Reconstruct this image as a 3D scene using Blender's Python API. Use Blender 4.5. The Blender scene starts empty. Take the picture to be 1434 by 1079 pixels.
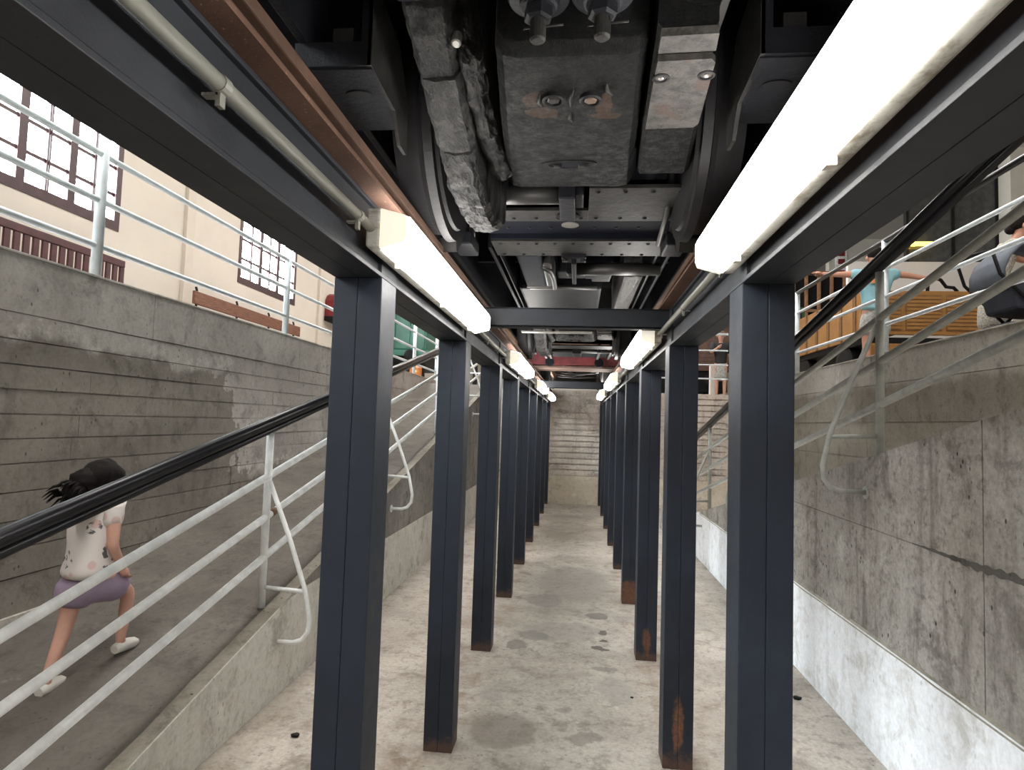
import bpy, bmesh, math, random
from math import sin, cos, pi, radians
from mathutils import Vector, Matrix, noise
random.seed(7)
SC = bpy.context.scene
COL = SC.collection
# ------------------------------------------------------------ camera
F = 877.55; PITCH = .0597; YAW = .1064; ROLL = -.0324
Rz = Matrix.Rotation(YAW, 3, 'Z'); Rx = Matrix.Rotation(PITCH, 3, 'X'); Ry = Matrix.Rotation(ROLL, 3, 'Y')
R = Rz @ Rx @ Ry
cd = bpy.data.cameras.new('camera'); cam = bpy.data.objects.new('camera', cd); COL.objects.link(cam)
cd.sensor_width = 36; cd.sensor_fit = 'HORIZONTAL'; cd.lens = 36 * F / 1434; cd.clip_start = .02; cd.clip_end = 200
M = Matrix.Identity(4)
for i in range(3):
    M[i][0] = R[i][0]; M[i][1] = R[i][2]; M[i][2] = -R[i][1]
M.translation = (0, 0, 1.6)
cam.matrix_world = M
SC.camera = cam
# ------------------------------------------------------------ world, exposure, large lights
SC.view_settings.view_transform = 'Standard'; SC.view_settings.look = 'None'
SC.view_settings.gamma = 1; SC.view_settings.use_curve_mapping = False
SC.view_settings.exposure = 0.2
w = bpy.data.worlds.new('sky'); SC.world = w; w.use_nodes = True
bg = w.node_tree.nodes['Background']
bg.inputs[0].default_value = (.93, .965, 1.0, 1); bg.inputs[1].default_value = 50.0
SC.cycles.max_bounces = 7; SC.cycles.diffuse_bounces = 4; SC.cycles.glossy_bounces = 3
SC.cycles.transparent_max_bounces = 12; SC.cycles.sample_clamp_indirect = 6

def area(name, loc, rot, sx, sy, power=0, color=(1, 1, 1), portal=False):
    l = bpy.data.lights.new(name, 'AREA'); l.shape = 'RECTANGLE'; l.size = sx; l.size_y = sy
    l.energy = power; l.color = color
    if portal: l.cycles.is_portal = True
    o = bpy.data.objects.new(name, l); o.location = loc; o.rotation_euler = rot; COL.objects.link(o); return o

WIN_L = [(-8.9, -6.9), (-4.55, -2.55), (.1, 2.1), (4.76, 6.8), (9.43, 11.47), (14.1, 16.1), (18.8, 20.8)]
WIN_Z = (3.71, 6.0)
for (a, b) in WIN_L:
    area('window_daylight', (-5.62, (a + b) / 2, 4.85), (0, -pi / 2, 0), 2.3, 2.0, portal=True)
ADDED_LAMPS = [(x, y) for x in (-2.1, 2.3) for y in (-4, .5, 5, 9.5, 14, 20)]  # added fill lights out of view overhead, to brighten the walls and ramps
for (x, y) in ADDED_LAMPS:
    area('added_fill_light', (x, y, 7.55), (0, 0, 0), 1.2, 1.2, 150, (1, .95, .92))

# ------------------------------------------------------------ materials
class NT:
    def __init__(s, name):
        s.m = bpy.data.materials.new(name); s.m.use_nodes = True
        s.t = s.m.node_tree; s.n = s.t.nodes; s.l = s.t.links
        s.b = s.n['Principled BSDF']; s.tc = s.n.new('ShaderNodeTexCoord'); s.co = s.tc.outputs['Object']
    def val(s, sock, v):
        if isinstance(v, bpy.types.NodeSocket): s.l.new(v, sock)
        else: sock.default_value = v
    def mapv(s, scale=(1, 1, 1), loc=(0, 0, 0), src=None):
        m = s.n.new('ShaderNodeMapping'); m.inputs['Scale'].default_value = scale; m.inputs['Location'].default_value = loc
        s.l.new(src or s.co, m.inputs[0]); return m.outputs[0]
    def noise(s, scale, detail=4, rough=.6, vec=None, out='Fac', dist=0):
        m = s.n.new('ShaderNodeTexNoise'); m.inputs['Scale'].default_value = scale; m.inputs['Detail'].default_value = detail
        m.inputs['Roughness'].default_value = rough; m.inputs['Distortion'].default_value = dist
        s.l.new(vec or s.co, m.inputs['Vector']); return m.outputs[out]
    def vor(s, scale, vec=None):
        m = s.n.new('ShaderNodeTexVoronoi'); m.inputs['Scale'].default_value = scale; s.l.new(vec or s.co, m.inputs['Vector']); return m.outputs['Distance']
    def ss(s, v, a, b, o0=0., o1=1.):
        m = s.n.new('ShaderNodeMapRange'); m.interpolation_type = 'SMOOTHSTEP'
        s.l.new(v, m.inputs[0]); m.inputs[1].default_value = a; m.inputs[2].default_value = b; m.inputs[3].default_value = o0; m.inputs[4].default_value = o1
        return m.outputs[0]
    def math(s, op, a, b=0., c=0.):
        m = s.n.new('ShaderNodeMath'); m.operation = op; s.val(m.inputs[0], a); s.val(m.inputs[1], b); s.val(m.inputs[2], c); return m.outputs[0]
    def mix(s, f, a, b, mode='MIX'):
        m = s.n.new('ShaderNodeMix'); m.data_type = 'RGBA'; m.blend_type = mode
        s.val(m.inputs[0], f)
        for k, v in ((6, a), (7, b)):
            if isinstance(v, tuple): v = (*v[:3], 1)
            s.val(m.inputs[k], v)
        return m.outputs[2]
    def xyz(s):
        m = s.n.new('ShaderNodeSeparateXYZ'); s.l.new(s.co, m.inputs[0]); return m.outputs
    def bump(s, h, strength=.3, dist=.01):
        m = s.n.new('ShaderNodeBump'); m.inputs['Strength'].default_value = strength; m.inputs['Distance'].default_value = dist
        s.l.new(h, m.inputs['Height']); s.l.new(m.outputs[0], s.b.inputs['Normal'])
    def done(s, col, rough=.6, metal=0., spec=None):
        if isinstance(col, tuple): col = (*col[:3], 1)
        s.val(s.b.inputs['Base Color'], col); s.val(s.b.inputs['Roughness'], rough); s.b.inputs['Metallic'].default_value = metal
        if spec is not None: s.b.inputs['Specular IOR Level'].default_value = spec
        return s.m

def plain(name, col, rough=.5, metal=0., var=.25, scale=8, bump=.0, bscale=40, spec=None):
    k = NT(name); n = k.noise(scale, 5)
    dk = tuple(c * (1 - var) for c in col); lt = tuple(min(1, c * (1 + var)) for c in col)
    c = k.mix(k.ss(n, .3, .7), dk, lt)
    if bump: k.bump(k.noise(bscale, 6, .7), bump, .004)
    return k.done(c, rough, metal, spec)

def emis(name, col, st):
    k = NT(name); k.done(col, .4); k.b.inputs['Emission Color'].default_value = (*col, 1); k.b.inputs['Emission Strength'].default_value = st; return k.m

def glass(name, tint=(.9, .95, .95)):
    k = NT(name); t = k.n.new('ShaderNodeBsdfTransparent'); t.inputs[0].default_value = (*tint, 1)
    g = k.n.new('ShaderNodeBsdfGlossy'); g.inputs['Roughness'].default_value = .03
    fr = k.n.new('ShaderNodeValue'); fr.outputs[0].default_value = .06
    mx = k.n.new('ShaderNodeMixShader'); k.l.new(fr.outputs[0], mx.inputs[0]); k.l.new(t.outputs[0], mx.inputs[1]); k.l.new(g.outputs[0], mx.inputs[2])
    k.l.new(mx.outputs[0], k.n['Material Output'].inputs[0]); return k.m

def concrete(name, light, mid, dark, stain=None, streak=.35, pits=.7, grain=1.0, seed=0.):
    k = NT(name)
    v = k.mapv(loc=(seed, seed * 2, seed * 3))
    big = k.noise(.9, 5, .62, v, dist=.6); med = k.noise(4.5, 8, .72, v, dist=.4); fine = k.noise(45, 5, .7, v)
    c = k.mix(k.ss(big, .36, .66), mid, light)
    c = k.mix(k.math('MULTIPLY', k.ss(med, .5, .68), .75), c, dark)
    c = k.mix(k.math('MULTIPLY', k.ss(k.noise(15, 7, .75, v), .48, .68), .42 * grain), c, dark)
    st = k.noise(2.2, 6, .65, k.mapv((3, 3, .35), src=v))
    c = k.mix(k.math('MULTIPLY', k.ss(st, .5, .7), streak), c, dark)
    c = k.mix(k.math('MULTIPLY', k.ss(k.noise(3.1, 8, .75, k.mapv(loc=(9, 4, 2), src=v)), .6, .68), .5), c, tuple(min(1, q * 1.25) for q in light))
    c = k.mix(k.ss(fine, .25, .75, .0, .22 * grain), c, tuple(q * .45 for q in dark))
    pv = k.mapv((1.0, 1.0, .6), src=v)
    pit = k.math('MULTIPLY', k.ss(k.vor(26, pv), .10, .2, 1., 0.), k.ss(k.noise(5, 3, .6, v), .5, .62))
    c = k.mix(k.math('MULTIPLY', pit, pits), c, tuple(q * .3 for q in dark))
    if stain: c = stain(k, c, med, big)
    h = k.math('ADD', k.math('MULTIPLY', fine, .35), k.math('SUBTRACT', k.math('MULTIPLY', med, .8), pit))
    k.bump(h, .35, .012)
    return k.done(c, .88, 0, .25)

def st_left(k, c, med, big):
    o = k.xyz(); n = k.noise(1.6, 7, .7)
    # damp area: below ~1.95 m up to y 5.2, then below 1.1 m
    yn = k.math('ADD', o[1], k.math('MULTIPLY', k.math('SUBTRACT', k.noise(2.4, 6, .7, k.mapv(loc=(3, 5, 1))), .5), 2.2))
    zb = k.ss(yn, 4.9, 5.35, 1.98, 1.12)
    d = k.math('ADD', k.math('SUBTRACT', o[2], zb), k.math('MULTIPLY', k.math('SUBTRACT', n, .5), -.55))
    m = k.ss(d, -.05, .03, 1., 0.)
    c = k.mix(m, c, k.mix(1., c, (.55, .53, .50), 'MULTIPLY'))
    cr = k.math('MULTIPLY', k.ss(k.math('ABSOLUTE', k.math('SUBTRACT', d, .05)), .02, .09, 1., 0.), k.ss(k.noise(9, 8, .8), .48, .6))
    return k.mix(k.math('MULTIPLY', cr, .75), c, (.70, .67, .63))
def st_right(k, c, med, big):
    o = k.xyz(); n = k.noise(1.1, 7, .7)
    d = k.math('ADD', k.math('SUBTRACT', o[2], 2.08), k.math('MULTIPLY', k.math('SUBTRACT', n, .5), .35))
    m = k.ss(d, -.06, .04, 1., 0.)
    return k.mix(m, c, k.mix(1., c, (.62, .6, .565), 'MULTIPLY'))
def st_floor(k, c, med, big):
    # repair patches and oil spots lying on the slab at fixed places
    o = k.xyz(); nx = k.noise(3.2, 5, .6, out='Color')
    sp = k.n.new('ShaderNodeSeparateColor'); k.l.new(nx, sp.inputs[0])
    X = k.math('ADD', o[0], k.math('MULTIPLY', k.math('SUBTRACT', sp.outputs[0], .5), .22))
    Y = k.math('ADD', o[1], k.math('MULTIPLY', k.math('SUBTRACT', sp.outputs[1], .5), .35))
    for (x, y, rx, ry, s, col) in [(-.36, 3.37, .17, .20, .6, (.19, .165, .14)), (.09, 3.31, .09, .07, .6, (.2, .185, .165)), (-.4, 4.63, .08, .1, .7, (.16, .15, .135)),
            (-.08, 4.97, .32, .22, .5, (.25, .232, .21)), (.0, 6.5, .36, .7, .5, (.25, .235, .212)), (-.25, 5.8, .14, .22, .55, (.2, .19, .18)), (.27, 3.93, .1, .17, .45, (.26, .245, .225)),
            (.23, 4.28, .07, .06, .6, (.17, .16, .145)), (-.3, 4.86, .12, .09, .6, (.17, .165, .15)), (.2, 4.62, .06, .035, .85, (.08, .07, .065)), (.24, 4.78, .035, .03, .85, (.07, .065, .06)), (.24, 4.98, .035, .04, .8, (.09, .08, .07)),
            (.2, 5.4, .07, .09, .75, (.12, .11, .1)), (.42, 5.4, .1, .1, .4, (.22, .21, .2)), (0, 9.5, .5, .8, .4, (.27, .23, .19)), (-.2, 8.3, .4, .3, .3, (.3, .27, .23)), (-.05, 3.65, .05, .05, .5, (.2, .19, .17)), (.95, 5.4, .2, .25, .3, (.25, .245, .23)),
            (-1.62, 3., .12, .8, .25, (.3, .25, .2)), (-.45, 3.8, .08, .08, .4, (.25, .25, .24)), (-.42, 5.3, .3, .3, .3, (.3, .26, .22)), (.1, 5.5, .5, .12, .3, (.25, .23, .2)), (-.15, 4.2, .25, .2, .2, (.3, .25, .21)),(.12,7.6,.45,.25,.35,(.27,.24,.2)),(-.1,10.8,.5,.5,.35,(.26,.22,.18))]:
        dx = k.math('DIVIDE', k.math('SUBTRACT', X, x), rx); dy = k.math('DIVIDE', k.math('SUBTRACT', Y, y), ry)
        r = k.math('ADD', k.math('MULTIPLY', dx, dx), k.math('MULTIPLY', dy, dy))
        c = k.mix(k.ss(r, .7, 1.25, s, 0.), c, col)
    # rust-brown dirt along the post rows
    e = k.math('ABSOLUTE', k.math('ADD', o[0], .064))
    band = k.math('MULTIPLY', k.ss(e, .38, .57), k.ss(e, .7, .95, 1., 0.))
    return k.mix(k.math('MULTIPLY', band, k.ss(k.noise(4.5, 6, .7), .42, .65, 0., .45)), c, (.2, .13, .085))

mWallL = concrete('concrete_left', (.63, .595, .56), (.49, .458, .425), (.275, .252, .23), st_left, streak=.3)
mWallR = concrete('concrete_right', (.56, .53, .48), (.44, .42, .375), (.25, .235, .205), st_right, seed=3., streak=.35)
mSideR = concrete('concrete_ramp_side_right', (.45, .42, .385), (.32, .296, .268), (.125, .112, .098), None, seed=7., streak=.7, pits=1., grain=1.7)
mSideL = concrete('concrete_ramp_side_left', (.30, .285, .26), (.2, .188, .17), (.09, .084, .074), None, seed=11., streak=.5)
mEnd = concrete('concrete_end', (.82, .74, .66), (.60, .54, .475), (.22, .19, .165), None, seed=5., streak=.45)
mFloor = concrete('concrete_floor', (.53, .485, .43), (.385, .35, .305), (.215, .185, .155), st_floor, streak=0., pits=.5, grain=1.6, seed=0.)
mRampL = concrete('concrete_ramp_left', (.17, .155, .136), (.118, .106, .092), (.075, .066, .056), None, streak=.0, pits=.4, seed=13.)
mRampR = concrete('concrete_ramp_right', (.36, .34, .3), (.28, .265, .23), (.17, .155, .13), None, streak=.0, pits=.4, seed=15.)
mBandL = concrete('limewash_left', (.68, .66, .60), (.56, .54, .48), (.3, .27, .22), None, streak=.25, pits=.35, seed=17.)
mBandR = concrete('limewash_right', (.93, .95, .98), (.86, .88, .92), (.5, .49, .46), None, streak=.3, pits=.3, seed=19.)
mBandE = concrete('limewash_end', (.78, .71, .6), (.68, .61, .5), (.4, .35, .27), None, streak=.1, pits=.3, seed=23.)
mDirt = concrete('ramp_edge_mortar', (.42, .39, .33), (.27, .245, .2), (.14, .125, .1), None, pits=.9, seed=29.)

def steel_black(name, base, mode=0, seed=0., rough=.5):
    k = NT(name); o = k.xyz()
    v = k.mapv(loc=(seed, 0, 0)); n = k.noise(3.5, 6, .7, v); f = k.noise(60, 4, .7, v)
    c = k.mix(k.ss(n, .3, .7), tuple(q * .75 for q in base), tuple(q * 1.3 for q in base))
    c = k.mix(k.ss(k.noise(14, 8, .8, v), .64, .74, 0, .5), c, (.075, .088, .11))
    c = k.mix(k.ss(k.noise(5, 6, .7, k.mapv((2.5, 2.5, .3), src=v)), .6, .72, 0, .35), c, (.05, .06, .08))
    if mode >= 0:
        w_ = k.math('MULTIPLY', k.math('SUBTRACT', k.noise(22, 5, .75, v), .5), .16)
        c = k.mix(k.ss(k.math('ADD', o[2], w_), .03, .08, .75, 0.), c, (.10, .055, .038))
    if mode > 0:   # a rust patch of its own on the front face
        zc, hz, hx = ((0, 0, 0), (.2, .13, .028), (.13, .10, .03), (.10, .12, .09))[mode]
        dx = k.math('DIVIDE', o[0], hx); dz = k.math('DIVIDE', k.math('SUBTRACT', o[2], zc), hz)
        rr_ = k.math('ADD', k.math('ADD', k.math('MULTIPLY', dx, dx), k.math('MULTIPLY', dz, dz)), k.math('MULTIPLY', w_, 16.))
        c = k.mix(k.ss(rr_, .3, 1.2, .95, 0.), c, k.mix(k.ss(f, .3, .7), (.075, .038, .026), (.17, .075, .038)))
    k.bump(k.math('ADD', n, k.math('MULTIPLY', f, .4)), .18, .006)
    return k.done(c, k.ss(n, .2, .8, rough - .08, rough + .14), 0., .35)
mPost = steel_black('black_painted_steel', (.0125, .0175, .028), 0)
mPostR = [steel_black('black_painted_steel_rust_patch', (.0125, .0170, .027), m_, 5. * m_) for m_ in (1, 2, 3)]
mBeam = steel_black('black_girder_paint', (.022, .025, .031), -1, 9.)
mLoco = plain('black_underframe_paint', (.009, .0095, .012), .45, 0, .4, 6, .8, 40, .12)
mLocoD = plain('dark_underframe_recess', (.005, .006, .010), .7, 0, .3, 4, .2, 30, .1)
mLocoG = plain('worn_grey_black_paint', (.016, .0155, .0145), .5, .0, .5, 11, .9, 35, .2)
mWheel = plain('wheel_steel_dark', (.013, .0125, .0135), .45, .0, .3, 7, .2, 60, .2)
mTube = plain('dull_steel_tube', (.035, .034, .033), .45, .1, .25, 9)
mBright = plain('bare_bright_steel', (.33, .32, .3), .35, .7, .2, 9)
k = NT('grease_caked_iron'); n1 = k.noise(16, 8, .8, k.mapv((1, 1, .6))); n2 = k.noise(70, 5, .8, k.mapv((1, .5, 1)))
c = k.mix(k.ss(n1, .45, .7), (.006, .006, .007), (.085, .08, .075)); k.bump(k.math('ADD', n1, k.math('MULTIPLY', n2, .7)), 1., .035); mGrease = k.done(c, k.ss(n1, .3, .7, .25, .5), .25, .8)
XOFF = (-.064, 2.15)
k = NT('motor_casing_paint'); n1 = k.noise(2.6, 4, .6, k.mapv(loc=(1.7, .2, 0))); n2 = k.noise(45, 5, .7)
c = k.mix(k.ss(n2, .2, .8), (.006, .0065, .0075), (.017, .017, .017)); o = k.xyz()
ch = 0.
for (px_, py_, a_, b_) in ((-.125, 1.49, .035, .04), (-.11, 1.55, .045, .03), (.045, 1.52, .022, .06), (.05, 1.57, .045, .018)):
    nn_ = k.math('MULTIPLY', k.math('SUBTRACT', k.noise(28, 4, .6), .5), 1.6)
    ax = k.math('DIVIDE', k.math('SUBTRACT', k.math('ADD', o[0], XOFF[0]), px_), a_); ay = k.math('DIVIDE', k.math('SUBTRACT', k.math('ADD', o[1], XOFF[1]), py_), b_)
    ch = k.math('MAXIMUM', ch, k.ss(k.math('ADD', k.math('ADD', k.math('MULTIPLY', ax, ax), k.math('MULTIPLY', ay, ay)), nn_), .75, .85, 1., 0.))
c = k.mix(ch, c, (.058, .038, .028)); k.bump(k.math('ADD', k.noise(20, 8, .8), k.math('MULTIPLY', k.noise(70, 5, .8), .5)), 1., .03); mMotor = k.done(c, k.ss(k.noise(25, 6, .8), .3, .7, .3, .75), .0, .12)
k = NT('cover_plate_flaked'); n1 = k.noise(30, 6, .8); n2 = k.noise(8, 2, .5, k.mapv(loc=(2.2, 5, 1)))
c = k.mix(k.ss(n1, .35, .6), (.015, .0145, .0135), (.055, .052, .047)); c = k.mix(k.ss(n2, .6, .62), c, (.045, .032, .027)); k.bump(n1, .6, .008); k.b.inputs['Specular IOR Level'].default_value = .2; mCover = k.done(c, .5, .0, .25)
k = NT('rusty_rail'); n1 = k.noise(30, 8, .8); n2 = k.noise(5, 4, .6)
c = k.mix(k.ss(n2, .3, .7), (.095, .052, .037), (.15, .085, .06)); c = k.mix(k.ss(k.noise(110, 3, .7), .62, .72, 0, .7), c, (.42, .30, .24)); k.bump(n1, .5, .006); mRail = k.done(c, .8, 0, .2)
k = NT('rail_head_brown'); n2 = k.noise(7, 5, .7); c = k.mix(k.ss(n2, .3, .7), (.075, .045, .032), (.12, .07, .048)); mRailHead = k.done(c, .7, .0, .2)
mConduit = plain('grey_conduit_pvc', (.22, .22, .19), .35, 0, .12, 4)
k = NT('luminaire_housing_dirty'); n1 = k.noise(9, 6, .75, k.mapv((1, .6, 3)))
c = k.mix(k.ss(n1, .45, .65), (.50, .50, .45), (.22, .18, .13)); mHouse = k.done(c, .5)
mLamp = emis('fluorescent_diffuser', (1., .965, .92), 21.)
mLampEnd = emis('clear_diffuser_end', (.9, .84, .7), .55)
mClip = plain('diffuser_clip', (.7, .66, .58), .35, 0, .1)
mRailW = plain('white_railing_paint', (.76, .78, .77), .4, 0, .12, 14, .1, 60)
mRailUp = plain('white_blue_railing_paint', (.72, .78, .82), .4, 0, .1, 10)
mRailG = plain('grey_railing_paint', (.36, .37, .34), .42, 0, .15, 14, .1, 60)
mHand = plain('glossy_black_handrail', (.008, .008, .011), .3, 0, .2, 6, 0, 40, .4)
mCream = plain('cream_wall_paint', (.57, .515, .445), .85, 0, .04, 1.2, .1, 12)
mCreamR = plain('beige_wall_paint', (.50, .46, .40), .85, 0, .05, 1.2)
mWhiteW = plain('pale_panel_paint', (.62, .57, .53), .8, 0, .04, 1.5)
mCeil = plain('ceiling_paint', (.5, .47, .42), .9, 0, .05, 1)
mTile = plain('hall_floor_stone', (.28, .25, .21), .7, 0, .15, 3)
mFrame = plain('maroon_window_frame', (.045, .018, .02), .45, 0, .2, 9)
mBenchD = plain('maroon_bench_wood', (.06, .018, .02), .4, 0, .2, 9)
k = NT('brown_varnished_wood'); n1 = k.noise(6, 6, .7, k.mapv((14, 1, 14))); c = k.mix(k.ss(n1, .35, .7), (.085, .03, .02), (.24, .10, .05)); mBenchB = k.done(c, .45)
mIron = plain('black_iron', (.007, .007, .008), .6, spec=.2)
mRed = plain('red_paint', (.16, .012, .014), .45, 0, .2, 8)
mRedB = plain('red_buffer_beam_paint', (.15, .022, .026), .5, 0, .35, 8, .2, 30)
mGreen = plain('green_wagon_paint', (.015, .105, .07), .4, 0, .2, 3)
mGreenD = plain('green_cabinet_paint', (.03, .08, .03), .45, 0, .2, 5)
mOrange = plain('ochre_wagon_paint', (.32, .155, .04), .5, 0, .12, 5)
mOrangeB = plain('ochre_brown_slats', (.19, .10, .04), .5, 0, .2, 12)
mGlass = glass('window_glass'); mGlassD = glass('smoked_glass', (.16, .15, .14))
mSkin = plain('skin', (.50, .25, .17), .55, 0, .06, 10)
mSkinL = plain('skin_light', (.58, .33, .25), .55, 0, .06, 10)
mHair = plain('dark_hair', (.010, .008, .0075), .75, 0, .4, 40, .6, 120, .15)
k = NT('printed_white_blouse'); vv = k.noise(34, 4, .6); c = k.mix(k.math('MULTIPLY', k.ss(vv, .52, .56), k.ss(k.vor(11), .3, .36, 1., 0.)), (.70, .65, .62), (.10, .095, .11)); c = k.mix(k.math('MULTIPLY', k.ss(k.vor(9, k.mapv(loc=(3, 3, 3))), .18, .24, 1, 0), .6), c, (.6, .35, .32)); mBlouse = k.done(c, .8)
mLilac = plain('lilac_cotton', (.30, .23, .32), .8, 0, .12, 8)
mShoeW = plain('white_canvas_shoe', (.70, .68, .62), .7, 0, .08, 10)
mBlueT = plain('light_blue_cotton', (.22, .42, .47), .8, 0, .08, 8)
mShortG = plain('grey_pattern_shorts', (.35, .35, .33), .85, 0, .35, 30)
mDress = plain('speckled_grey_dress', (.42, .40, .34), .85, 0, .45, 60)
mPramC = plain('dark_navy_pram_fabric', (.02, .022, .035), .8, 0, .2, 8)
mPramH = plain('grey_blue_pram_hood', (.10, .115, .14), .8, 0, .15, 8)
mBlackC = plain('black_cloth', (.015, .015, .017), .85)
mWoodBr = plain('brown_wood', (.20, .10, .05), .6, 0, .3, 8)
mBrick = plain('brown_building', (.13, .075, .055), .8, 0, .2, 6)
mYellow = emis('yellow_lamp', (1., .75, .12), 3.)
mDarkRed = emis('red_tail_lens', (.25, .01, .01), .05)
mWarm = emis('warm_lamp', (1., .62, .25), 3.5)

# ------------------------------------------------------------ mesh helpers (world coordinates)
class MB:
    def __init__(s): s.b = bmesh.new()
    def box(s, x0, x1, y0, y1, z0, z1, bev=0.):
        r = bmesh.ops.create_cube(s.b, size=1)
        for v in r['verts']:
            v.co = Vector(((x0 + x1) / 2 + v.co.x * (x1 - x0), (y0 + y1) / 2 + v.co.y * (y1 - y0), (z0 + z1) / 2 + v.co.z * (z1 - z0)))
        if bev:
            es = list({e for v in r['verts'] for e in v.link_edges}); bmesh.ops.bevel(s.b, geom=es, offset=bev, segments=2, affect='EDGES', profile=.6)
        return s
    def prism(s, poly, axis, a, b):
        """poly: list of 2D pts in the plane perpendicular to axis"""
        def P(p, t): return {'x': (t, p[0], p[1]), 'y': (p[0], t, p[1]), 'z': (p[0], p[1], t)}[axis]
        A = [s.b.verts.new(P(p, a)) for p in poly]; B = [s.b.verts.new(P(p, b)) for p in poly]
        n = len(poly)
        fs = [s.b.faces.new(A), s.b.faces.new(B[::-1])] + [s.b.faces.new((A[i], B[i], B[(i + 1) % n], A[(i + 1) % n])) for i in range(n)]
        bmesh.ops.recalc_face_normals(s.b, faces=fs); return s
    def quad(s, pts):
        s.b.faces.new([s.b.verts.new(p) for p in pts]); return s
    def tube(s, pts, r, n=10, caps=True):
        pts = [Vector(p) for p in pts]; rs = r if isinstance(r, (list, tuple)) else [r] * len(pts)
        rings = []; up = None
        for i, p in enumerate(pts):
            d = (pts[min(i + 1, len(pts) - 1)] - pts[max(i - 1, 0)]).normalized()
            if up is None:
                up = Vector((0, 0, 1)) if abs(d.z) < .9 else Vector((1, 0, 0))
            u = d.cross(up)
            if u.length < 1e-4: u = d.cross(Vector((0, 1, 0)))
            u.normalize(); v = u.cross(d).normalized(); up = v
            rings.append([s.b.verts.new(p + (u * cos(2 * pi * j / n) + v * sin(2 * pi * j / n)) * rs[i]) for j in range(n)])
        for a, b in zip(rings, rings[1:]):
            for j in range(n):
                f = s.b.faces.new((a[j], a[(j + 1) % n], b[(j + 1) % n], b[j])); f.smooth = True
        if caps: s.b.faces.new(rings[0][::-1]); s.b.faces.new(rings[-1])
        return s
    def lathe(s, c, axis, prof, n=24):
        """prof: (along, radius) list around axis through c"""
        a = Vector(axis).normalized(); u = a.orthogonal().normalized(); v = a.cross(u); c = Vector(c); rings = []
        for t, r in prof:
            rings.append([s.b.verts.new(c + a * t + (u * cos(2 * pi * j / n) + v * sin(2 * pi * j / n)) * max(r, 1e-4)) for j in range(n)])
        for A, B in zip(rings, rings[1:]):
            for j in range(n): s.b.faces.new((A[j], A[(j + 1) % n], B[(j + 1) % n], B[j]))
        s.b.faces.new(rings[0][::-1]); s.b.faces.new(rings[-1])
        return s
    def ball(s, c, r, seg=16, rings=10, scale=(1, 1, 1), rot=None):
        res = bmesh.ops.create_uvsphere(s.b, u_segments=seg, v_segments=rings, radius=1)
        for v in res['verts']:
            q = Vector((v.co.x * r * scale[0], v.co.y * r * scale[1], v.co.z * r * scale[2]))
            if rot: q = rot @ q
            v.co = q + Vector(c)
        for f in {f for v in res['verts'] for f in v.link_faces}: f.smooth = True
        return s
    def rough(s, amp, sc=6., off=0.):
        for v in s.b.verts:
            q = v.co * sc + Vector((off, off, off)); v.co += Vector((noise.noise(q), noise.noise(q + Vector((7, 0, 0))), noise.noise(q + Vector((0, 9, 0))))) * amp
        return s
    def sub(s, cuts=1):
        bmesh.ops.subdivide_edges(s.b, edges=list(s.b.edges), cuts=cuts, use_grid_fill=True); return s
    def build(s, name, mat, parent=None, label=None, smooth=False, bevel=0.):
        me = bpy.data.meshes.new(name)
        bmesh.ops.recalc_face_normals(s.b, faces=list(s.b.faces))
        if smooth:
            for f in s.b.faces: f.smooth = True
        off = WL.get(parent.name, Vector((0, 0, 0))) if parent else Vector((0, 0, 0))
        if off.length:
            for v in s.b.verts: v.co -= off
        s.b.to_mesh(me); s.b.free()
        if mat: me.materials.append(mat)
        o = bpy.data.objects.new(name, me); COL.objects.link(o)
        if parent: o.parent = parent; WL[o.name] = off.copy()
        if label: o['label'] = label
        if bevel:
            bv = o.modifiers.new('bevel', 'BEVEL'); bv.width = bevel; bv.segments = 2; bv.limit_method = 'ANGLE'
        return o
WL = {}
def thing(name, label, cat, loc, group=None):
    o = bpy.data.objects.new(name, None); COL.objects.link(o); o.location = loc; o.empty_display_size = .1
    WL[o.name] = Vector(loc); o['label'] = label; o['category'] = cat
    if group: o['group'] = group
    return o
def tag(o, label, cat, group=None):
    o['label'] = label; o['category'] = cat
    if group: o['group'] = group
    return o
def struct(o):
    o['kind'] = 'structure'; return o
def copy_tree(o, parent=None):
    c = o.copy(); COL.objects.link(c); c.parent = parent
    for ch in o.children: copy_tree(ch, c)
    return c
def box(*a, **k): return MB().box(*a, **k)

# ------------------------------------------------------------ setting: pit floor, walls
XL, XR, YE, ZG, ZT = -2.93, 3.0, 12.8, 2.3, 2.4     # wall faces, end wall, hall ground, wall top
XLi, XRi = -1.68, 1.53                               # pit-side faces of the ramps
def zl(y): return .218 * y - .27
def zr(y): return 1.50 - .2 * (y - 3.4)
fl = struct(MB().quad([(XL, -3, 0), (XR, -3, 0), (XR, YE, 0), (XL, YE, 0)]).build('floor', mFloor)); fl['label'] = 'worn pale concrete pit floor with dark patches'

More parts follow.
